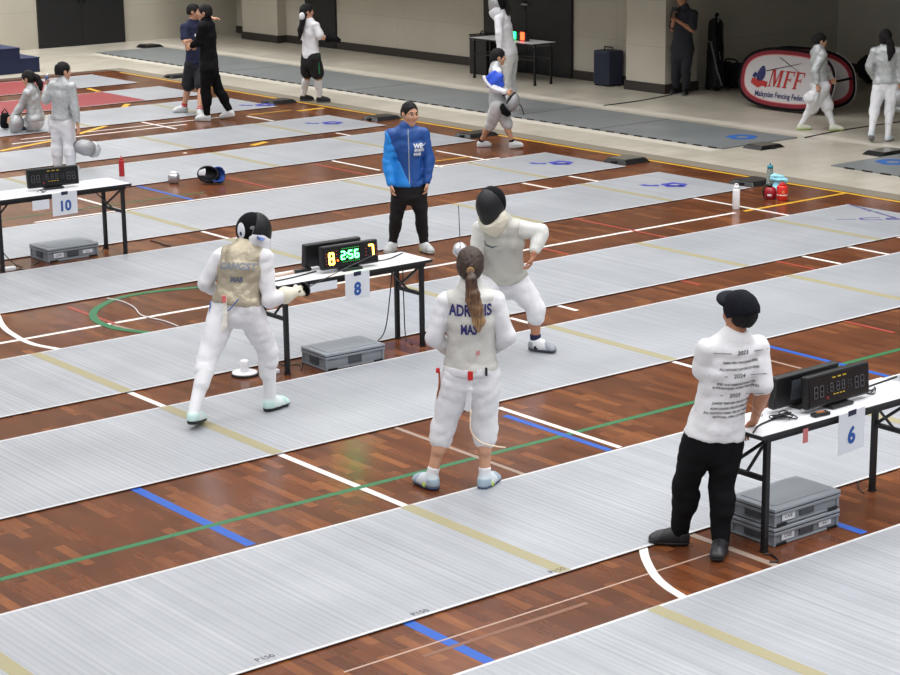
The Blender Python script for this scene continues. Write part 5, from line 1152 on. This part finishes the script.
# --- girl sitting on the floor (left)
P = person('person in silver fencing jacket with black ponytail, sitting on the floor', 1.5, (29, 131), (36, 120, 0), (31, 87.5, 0), (28, 78.5, 0), (-80, -75, -78, 14),
    dict(L=A((22, 105, .7), (12, 118, .4), curl=.6), R=A((24, 104, -.8), (13, 117, -.5), curl=.8)),
    dict(L=Lg((24, 126), dir=-80, pole=-60, bend=1.0), R=Lg((26, 132), dir=-80, pole=-90, bend=1.0)), near=False, hs=.95, zb=.013)
jacket(P, LAMEG, .02, 1.95, -.02, .35, .006); trousers(P, mat('greyish_breeches', (206, 208, 208), .8), .022, 1.3, .024, .02, .3, .006, 'breeches')
for q in 'LR': sock(P, q, WHITETEE, 1.2, .008, 1.98); shoe(P, q, NAVY)
D = P['D']; hair_long(P, HAIRB, [PD(32, 74, D), PD(37, 77.5, D), PD(40, 84, D), PD(41, 90, D)], [.03, .045, .045, .02])
loose_mask(V(*G(17, 133.5)) + UP * .14, fdir(190), V(0, 0, 1) + RH * .2, 'silver mask on the floor in front of the sitting girl', MESHS, LAMEG, DKGREY)
c = V(*G(6, 130)); r = root('kit_pouch', c, 'small dark pouch on the floor at the far left by the sitting girl', 'pouch')
s = SDF(); s.seg(c + UP * .09, c + UP * .2, .085, .075, .02, w=RH, qa=.8); s.cut(c, -UP); child(dict(root=r, name='pouch', h=.01), 'fabric_body', s, BLACKFAB, .01, .005); MB().tube([c + UP * .25 - RH * .05, c + UP * .33, c + UP * .25 + RH * .05], .012, 6).build('handle', RUBBER, r, smooth=True)
# --- two men talking
P = person('person in navy T-shirt and dark shorts, facing the man in black', 1.72, (193, 114), (196.5, 66, .15), (192.5, 21, .1), (194, 11.5, .08), (150, 140, 100, 2),
    dict(R=A((185, 41, -.3), (191, 46, -1), curl=.3), L=A((205, 30, .3), (211.5, 18, .8), curl=.3, pn=V(0, 0, -1), hd=RH)),
    dict(R=Lg((188, 112), dir=-110, pole=160), L=Lg((199, 117), dir=160, pole=150)), near=False, zb=.013)
jacket(P, NAVY, .015, .75, -.02, 0, .004, 'tshirt', cuff=.028, t1=.96); shorts(P, mat('dark_shorts', (24, 25, 32), .85), .022, .85, .03); hair_short(P, HAIRB, -.005, .0, -.045)
lay('chest_badge', np.array([(-.02, -.02), (.02, -.02), (.02, .02), (-.02, .02)]), [(0, 1, 2, 3)], P['pel'] + (P['neck'] - P['pel']) * .7 - FH * .15 + RH * .05, RH, UP, PAPER, [c for c in P['root'].children if c.name.startswith('tshirt')][0], [c for c in P['root'].children if c.name.startswith('tshirt')][0])
for q in 'LR': s = sock(P, q, WHITETEE, 1.85, .009); shoe(P, q, SHOEW); cuffring(P, q, .86, REDPL, .009, 'sock_stripe', .0225)
P = person('person in black track suit and white shoes', 1.76, (215, 121), (209, 67, 0), (206.5, 20, 0), (204.5, 12.5, -.02), (-85, -80, -85, 2),
    dict(L=A((199, 42, .3), (192.5, 45.5, .2), curl=.3, sh=(203, 27, -.16)), R=A((206, 44, .6), (194, 43, .5), curl=.3)),
    dict(L=Lg((211, 121), dir=-78, pole=-80), R=Lg((235, 116, .06), dir=-70, pole=-80)), near=False)
jacket(P, BLACKFAB, .024, 1.95, -.08, .45, .006); trousers(P, BLACKFAB, .016, 1.95, .02, .014, .2, .005); hair_short(P, HAIRB, .004, .003, -.05)
for q in 'LR': shoe(P, q, SHOEW)
# --- girl in the white T-shirt
P = person('person in white T-shirt, black shorts and long white socks', 1.62, (311, 103), (311, 58, 0), (309, 20, 0), (307, 11.5, .0), (45, 45, 75, 2),
    dict(L=A((303, 38, .4), (309, 44, .9), curl=.5), R=A((320.5, 37, -.2), (334, 39.5, .5), curl=.5)),
    dict(L=Lg((300, 101), dir=75, pole=70), R=Lg((316.5, 102.5), dir=80, pole=75)), near=False)
jacket(P, WHITETEE, .016, .85, .0, 0, .005, 'tshirt', cuff=.03, t1=.96); shorts(P, mat('black_shorts', (22, 24, 24), .85), .022, .72, .035)
for q in 'LR': sock(P, q, WHITETEE, 1.08, .01, 1.99); shoe(P, q, SHOEB, DKGREY)
x = P['hipR'] + P['hr'] * .1; MB().bar(x + UP * .06, x - UP * .25 + P['hr'] * .02, .02, .012).build('green_stripe', GREENF, P['root'])
glove(P, 'R', BLACKFAB, .5, .45)
D = P['D']; hair_long(P, HAIRB, [PD(304, 14, D - .08), PD(302.5, 22, D - .1), PD(300.5, 30, D - .1), PD(299.5, 39, D - .1)], [.035, .045, .045, .02])
s = SDF(); s.ell(PD(302.2, 16.5, D - .1), np.eye(3), V(.05, .05, .07), .01); child(P, 'white_hair_bow', s, WHITETEE, .01)
# --- masked fencer by the back table
P = person('person wearing a silver mask with red crown, standing at the dark table', 1.66, (510, 113), (509, 54, 0), (501, 13, 0), (498.5, 3, 0), (-70, -70, -80, 5),
    dict(L=A((499, 33, -.5), (500, 50, -.4), curl=.6), R=A((508, 33, .5), (510, 50, .5), curl=.6)),
    dict(L=Lg((514, 112), dir=-80, pole=-80), R=Lg((519, 110), dir=-80, pole=-80)), near=False, face=False, zb=.016)
jacket(P, WHITEFAB, .02, 1.93, -.02, .4, .006); trousers(P, mat('off_white_breeches', (212, 212, 210), .8, bump=.4, bscale=20), .026, 1.15, .026, .024, .3, .006, 'breeches')
for q in 'LR': cuffring(P, q, .12, BLACKFAB, .014, 'knee_strap'); sock(P, q, WHITETEE, 1.12, .006, 1.98); shoe(P, q, SHOEW)
k, at = mask(P, MESHS, BLACKFAB, WHITEFAB)
R = P['HR']; s = SDF(); s.ell(at(0, .0, .1), R, V(.07, .09, .06), .01); child(P, 'red_crown_panel', s, REDPL, .01, parent=k)
s = SDF(); s.chain([at(0, -.12, .02), at(0, -.14, -.1), at(0, -.13, -.2)], [.03, .04, .025], .02); child(P, 'ponytail', s, HAIRB, .01)
d = P['wrL']; foil(d - UP * .05, d + UP * .6 + RH * .12 - FH * .1, 'dark foil hanging at the side of the masked fencer at the back', False) if 0 else None
# --- walking boy with a mask
P = person('person walking right in grey-white kit with a royal blue flap at the shoulder', 1.42, (499, 149), (497.5, 104, 0), (495.5, 66, 0), (498.5, 57, .02), (88, 84, 84, 6),
    dict(R=A((493, 88, -.5), (505, 92, -.2), curl=.8), L=A((500, 88, .6), (507, 91, .3), curl=.8)),
    dict(R=Lg((477, 147), dir=86, pole=80), L=Lg((509, 148, .01), dir=82, pole=86, tz=.02)), near=False, hs=.95)
jacket(P, WHITEFAB, .018, 1.95, -.12, .35, .005, et=.009); s = trousers(P, mat('grey_white_breeches', (206, 208, 208), .8, bump=.2), .03, 1.1, .03, .025, .3, .006, 'breeches')
vest(P, LAMEG, .022, -.08)
for q in 'LR': sock(P, q, BLACKFAB, 1.85, .008); shoe(P, q, SHOEW)
hair_short(P, HAIRB, 0, .004, -.055)
D = P['D'] - .16; V0 = [PD(*q) for q in ((489, 74, D), (494, 72, D - .02), (500, 80, D - .03), (504, 90, D - .02), (497, 88.5, D - .03), (490, 83, D - .03), (486, 77, D - .02))]
s = SDF(); s.chain([PD(491, 75, D - .04), PD(495.5, 80.5, D - .05), PD(500, 87, D - .05)], [.085, .12, .06], .03, w=UP, qa=.4); fl = child(P, 'blue_flap', s, ROYAL, .01, .004, 1.5)
MB().tube(cutspline([PD(483.5, 76, D - .06), PD(487, 83, D - .1), PD(493.5, 89, D - .11), (PD(505, 92, D - .09))], 6), .022, 8).build('white_trim', WHITEFAB, fl, smooth=True)
loose_mask(PD(510, 101.5, P['D'] - .12), RH * .8 - UP * .5 - FH * .3, UP * .7 + RH * .6, 'grey mask with black padding carried by the walking boy with the blue flap', MESHS, BLACKFAB, RUBBER)
cable('body_cord', [PD(516, 103, P['D'] - .1), PD(521, 106, P['D'] - .1), PD(524, 115, P['D'] - .1)], .008, BLKPLAST, 'thin dark cord dangling from the mask of the walking boy', 'cord')
# --- man leaning on the column
P = person('person in dark polo shirt and trousers by the column', 1.72, (681, 95.5), (682.5, 50, 0), (684.5, 8, 0), (682, -2.5, 0), (-155, -150, -120, 12),
    dict(R=A((672.5, 29, .3), (674, 18.5, -.8), curl=.6, hd=UP), L=A((692.5, 30, -.3), (678, 21, -.6), curl=.6)),
    dict(R=Lg((677, 93), dir=-150, pole=-150), L=Lg((686, 94), dir=-165, pole=-150)), near=False, skin=SKINT)
jacket(P, mat('charcoal_polo', (34, 36, 44), .85), .02, .8, -.05, .2, .004, 'polo_shirt', cuff=.028); trousers(P, mat('charcoal_trousers', (36, 38, 46), .85), .018, 1.96, .02, .018, .2, .005); hair_short(P, HAIRB, 0, .003, -.05)
for q in 'LR': shoe(P, q, SHOEB, DKGREY)
c = P['wrR'] + UP * .12; o = MB().box(c, (.02, .08, .15), (P['cf'], P['cr'], UP)).build('phone', BLKPLAST, bevel=.006); tag(o, 'dark phone held up by the man leaning on the column', 'phone')
# --- fencer walking past the banner
P = person('person in silver jacket walking in front of the oval banner', 1.5, (819, 130), (820, 86, 0), (818.5, 48.5, 0), (820, 41, .02), (75, 78, 82, 2),
    dict(R=A((815, 70, -.5), (817.5, 85.5, .3), curl=.7), L=A((826, 69, .6), (831, 78, .6), curl=.6)),
    dict(R=Lg((797, 130), dir=85, pole=80), L=Lg((829, 131), dir=88, pole=80)), near=False, hs=.95)
jacket(P, LAMEG, .02, 1.93, .12, .35, .005); trousers(P, WHITEFAB, .035, 1.08, .045, .04, .35, .008, 'breeches'); hair_short(P, HAIRB, .01, .004, -.04)
for q in 'LR': sock(P, q, WHITETEE, 1.12, .008, 1.98); shoe(P, q, mat('cream_shoe', (214, 216, 196), .5), mat('lime_sole', (170, 190, 110), .5))
cuffring(P, 'L', .1, BLKPLAST, .012, 'knee_strap')
x = PD(812.5, 97, P['D'] - .2); r = root('white_glove', x, 'bunched white glove and mask cloth in the hand of the fencer by the banner', 'glove')
s = SDF(); s.chain([PD(817.5, 91, P['D'] - .17), x, PD(807.5, 98, P['D'] - .18)], [.035, .09, .06], .03); s.seg(x, PD(813, 104, P['D'] - .18), .07, .05, .03); child(dict(root=r, name='glove', h=.011), 'cloth', s, WHITEFAB, .011, .008, 1.6)
# --- fencer at the right edge
P = person('person in grey jacket with black ponytail, walking away right of the banner', 1.58, (881, 139), (886, 84, 0), (886.5, 47, 0), (885.5, 38, .02), (12, 12, 18, 4),
    dict(L=A((869.5, 66, .2), (874, 78, .9), curl=.5), R=A((901.5, 68, .2), (899, 86, .5), curl=.7)),
    dict(L=Lg((871, 137, .1), dir=15, pole=5, bend=1.02, tz=.0), R=Lg((886, 142), dir=35, pole=10)), near=False)
jacket(P, LAMEG, .02, 1.93, .02, .35, .005); trousers(P, WHITEFAB, .018, 1.15, .018, .016, .3, .005, 'breeches')
for q in 'LR': sock(P, q, WHITETEE, 1.1, .008, 1.96); shoe(P, q, SHOEG, mat('mid_grey_sole', (130, 132, 136), .5))
D = P['D']; hair_long(P, HAIRB, [PD(887, 36, D - .1), PD(890, 43, D - .13), PD(891, 51, D - .14), PD(889.5, 60, D - .14)], [.035, .05, .055, .02])
loose_mask(PD(899, 98, D - .05), RH * .6 - FH * .7, UP * .8 - RH * .4, 'silver mask carried by the fencer right of the banner', MESHS, LAMEG, DKGREY)
# ------------------------------------------------------------------ bags
c = V(24.66, 23.78, 0); r = root('wheeled_fencing_bag', c, 'tall black wheeled fencing bag standing upright beside the column', 'bag')
PP = dict(root=r, name='bag', h=.016); s = SDF(); s.seg(c + UP * .12, c + UP * 1.12, .17, .14, .03, w=V(0, 1, 0), qa=.8); s.cut(c + UP * .05, -UP); child(PP, 'fabric_body', s, mat('black_nylon', (16, 16, 19), .6), .016, .006)
s = SDF(); s.chain([c + V(-.1, -.12, 1.3), c + V(-.14, -.2, 1.0), c + V(-.12, -.24, .5), c + V(-.1, -.3, .15)], [.03, .05, .05, .03], .02); child(PP, 'side_strap', s, BLACKFAB, .014, .004)
for a, b, w_ in (((-.17, -.06, .82), (-.15, -.22, .3), .03), ((-.17, -.2, .98), (-.15, -.27, .55), .02), ((-.16, .08, .84), (-.165, -.08, .84), .018), ((-.12, -.17, 1.28), (-.17, -.22, .9), .015), ((-.15, -.22, .32), (-.13, -.3, .12), .03)):
    MB().bar(c + V(*a), c + V(*b), w_, .012).build('white_piping', mat('grey_piping', (150, 150, 150), .6), r)
for s_ in (-1, 1): MB().lathe([(0, -.02), (.05, -.02), (.05, .02), (0, .02)], c + V(-.06, .11 * s_, .05), 16, (V(1, 0, 0), V(0, 0, 1), V(0, 1, 0))).build('wheel', RUBBER, r)
def duffel(y, x, L, R_, m, label, z=0.0):
    c = V(x, y, z); r = root('duffel_bag', c, label, 'bag', None); PP = dict(root=r, name=label, h=.016)
    s = SDF(); s.seg(c + V(0, -L / 2 + R_, R_), c + V(0, L / 2 - R_, R_), R_, R_ * .95, .03, w=V(1, 0, 0), qa=1.0); s.cut(c + UP * .005, -UP); child(PP, 'fabric_body', s, m, .016, .014, .8)
    MB().tube(cutspline([c + V(-.05, -L * .2, 2 * R_ - .03), c + V(-.08, -L * .15, 2 * R_ + .06), c + V(-.08, L * .15, 2 * R_ + .06), c + V(-.05, L * .2, 2 * R_ - .03)], 5), .014, 6).build('handle', RUBBER, r, smooth=True)
    for k in (-1, 1): MB().tube([c + V(R_ * math.cos(t) * 1.03, k * L * .2, R_ + R_ * math.sin(t) * 1.03) for t in np.linspace(-.6, math.pi + .6, 12)], .012, 6).build('strap', NAVY, r, smooth=True)
duffel(23.85, 25.2, .8, .21, mat('black_duffel', (20, 20, 24), .7), 'black duffel bag on the floor between the upright bag and the banner')
duffel(22.6, 25.9, .8, .2, mat('navy_duffel', (26, 30, 46), .7), 'navy duffel bag on the floor, half hidden behind the left end of the banner')
duffel(22.45, 27.4, .9, .25, mat('black_duffel', (20, 20, 24), .7), 'black bag heaped on the floor right of the banner, nearer it')
duffel(21.45, 27.3, .7, .22, mat('maroon_duffel', (52, 26, 34), .7), 'maroon-black bag on the floor behind the fencer at the right edge')
# black mask lying on the boards
loose_mask(V(*G(209, 184)) + UP * .125, FH * .9 - UP * .35 + RH * .1, -RH + UP * .1, 'black mask with blue bib and white tongue lying on the boards', MESHB, mat('blue_bib', (26, 64, 140), .6), RUBBER, PAPER)
c = V(*G(779, 196.5)) + FH * .12
s = SDF(); s.ell(c + UP * .08, np.eye(3), V(.07, .06, .085), .02); s.ell(c + UP * .19 + RH * .02, np.eye(3), V(.06, .05, .05), .03); s.ell(c + UP * .215 - RH * .05, np.eye(3), V(.045, .045, .035), .03); s.ell(c + UP * .17 + RH * .075, np.eye(3), V(.035, .04, .045), .03)
v, f = s.mesh(.009, .009, 1.8, 5); o = fast_obj('small_towel', v, f, AQUA, None, (c[0], c[1], 0)); tag(o, 'crumpled pale aqua towel heaped behind the red jug and bottle', 'towel')
# ------------------------------------------------------------------ light: rows of high-bay lamps under the ceiling, then added fill lamps
def lamp(x, y, e, s=3.8, z=8.7):
    l = bpy.data.lights.new('bay_or_fill_lamp', 'AREA'); l.shape = 'RECTANGLE'; l.spread = math.radians(132); l.size = s; l.size_y = s; l.energy = e; l.color = (.98, .99, 1.0)
    o = bpy.data.objects.new('bay_or_fill_lamp', l); COL.objects.link(o); o.location = (x, y, z)
for y in (1, 7, 13, 19, 25, 31):
    for x in (-2, 4, 10, 16): lamp(x, y, (300 if y < 24 else 230) if x == 16 else 230 if y == 31 else 255 if (x, y) in ((10, 7), (10, 1)) else 165)
for x, y, e in ((19.8, 35.8, 270), (14.5, 35.8, 330), (20.3, 26, 60)): lamp(x, y, e, 2.0)  # added fill lamps that brighten the back wall, right wall and tiles
lamp(26.2, 21, 11, .6, 2.66)  # low fill lamp added under the gallery to lighten the alcove
W = bpy.data.worlds.new('world'); SC.world = W; W.use_nodes = True
W.node_tree.nodes['Background'].inputs[0].default_value = (.75, .8, .88, 1); W.node_tree.nodes['Background'].inputs[1].default_value = .55
SC.view_settings.view_transform = 'Standard'; SC.view_settings.look = 'None'; SC.view_settings.gamma = 1; SC.view_settings.use_curve_mapping = False
SC.view_settings.exposure = 0.0
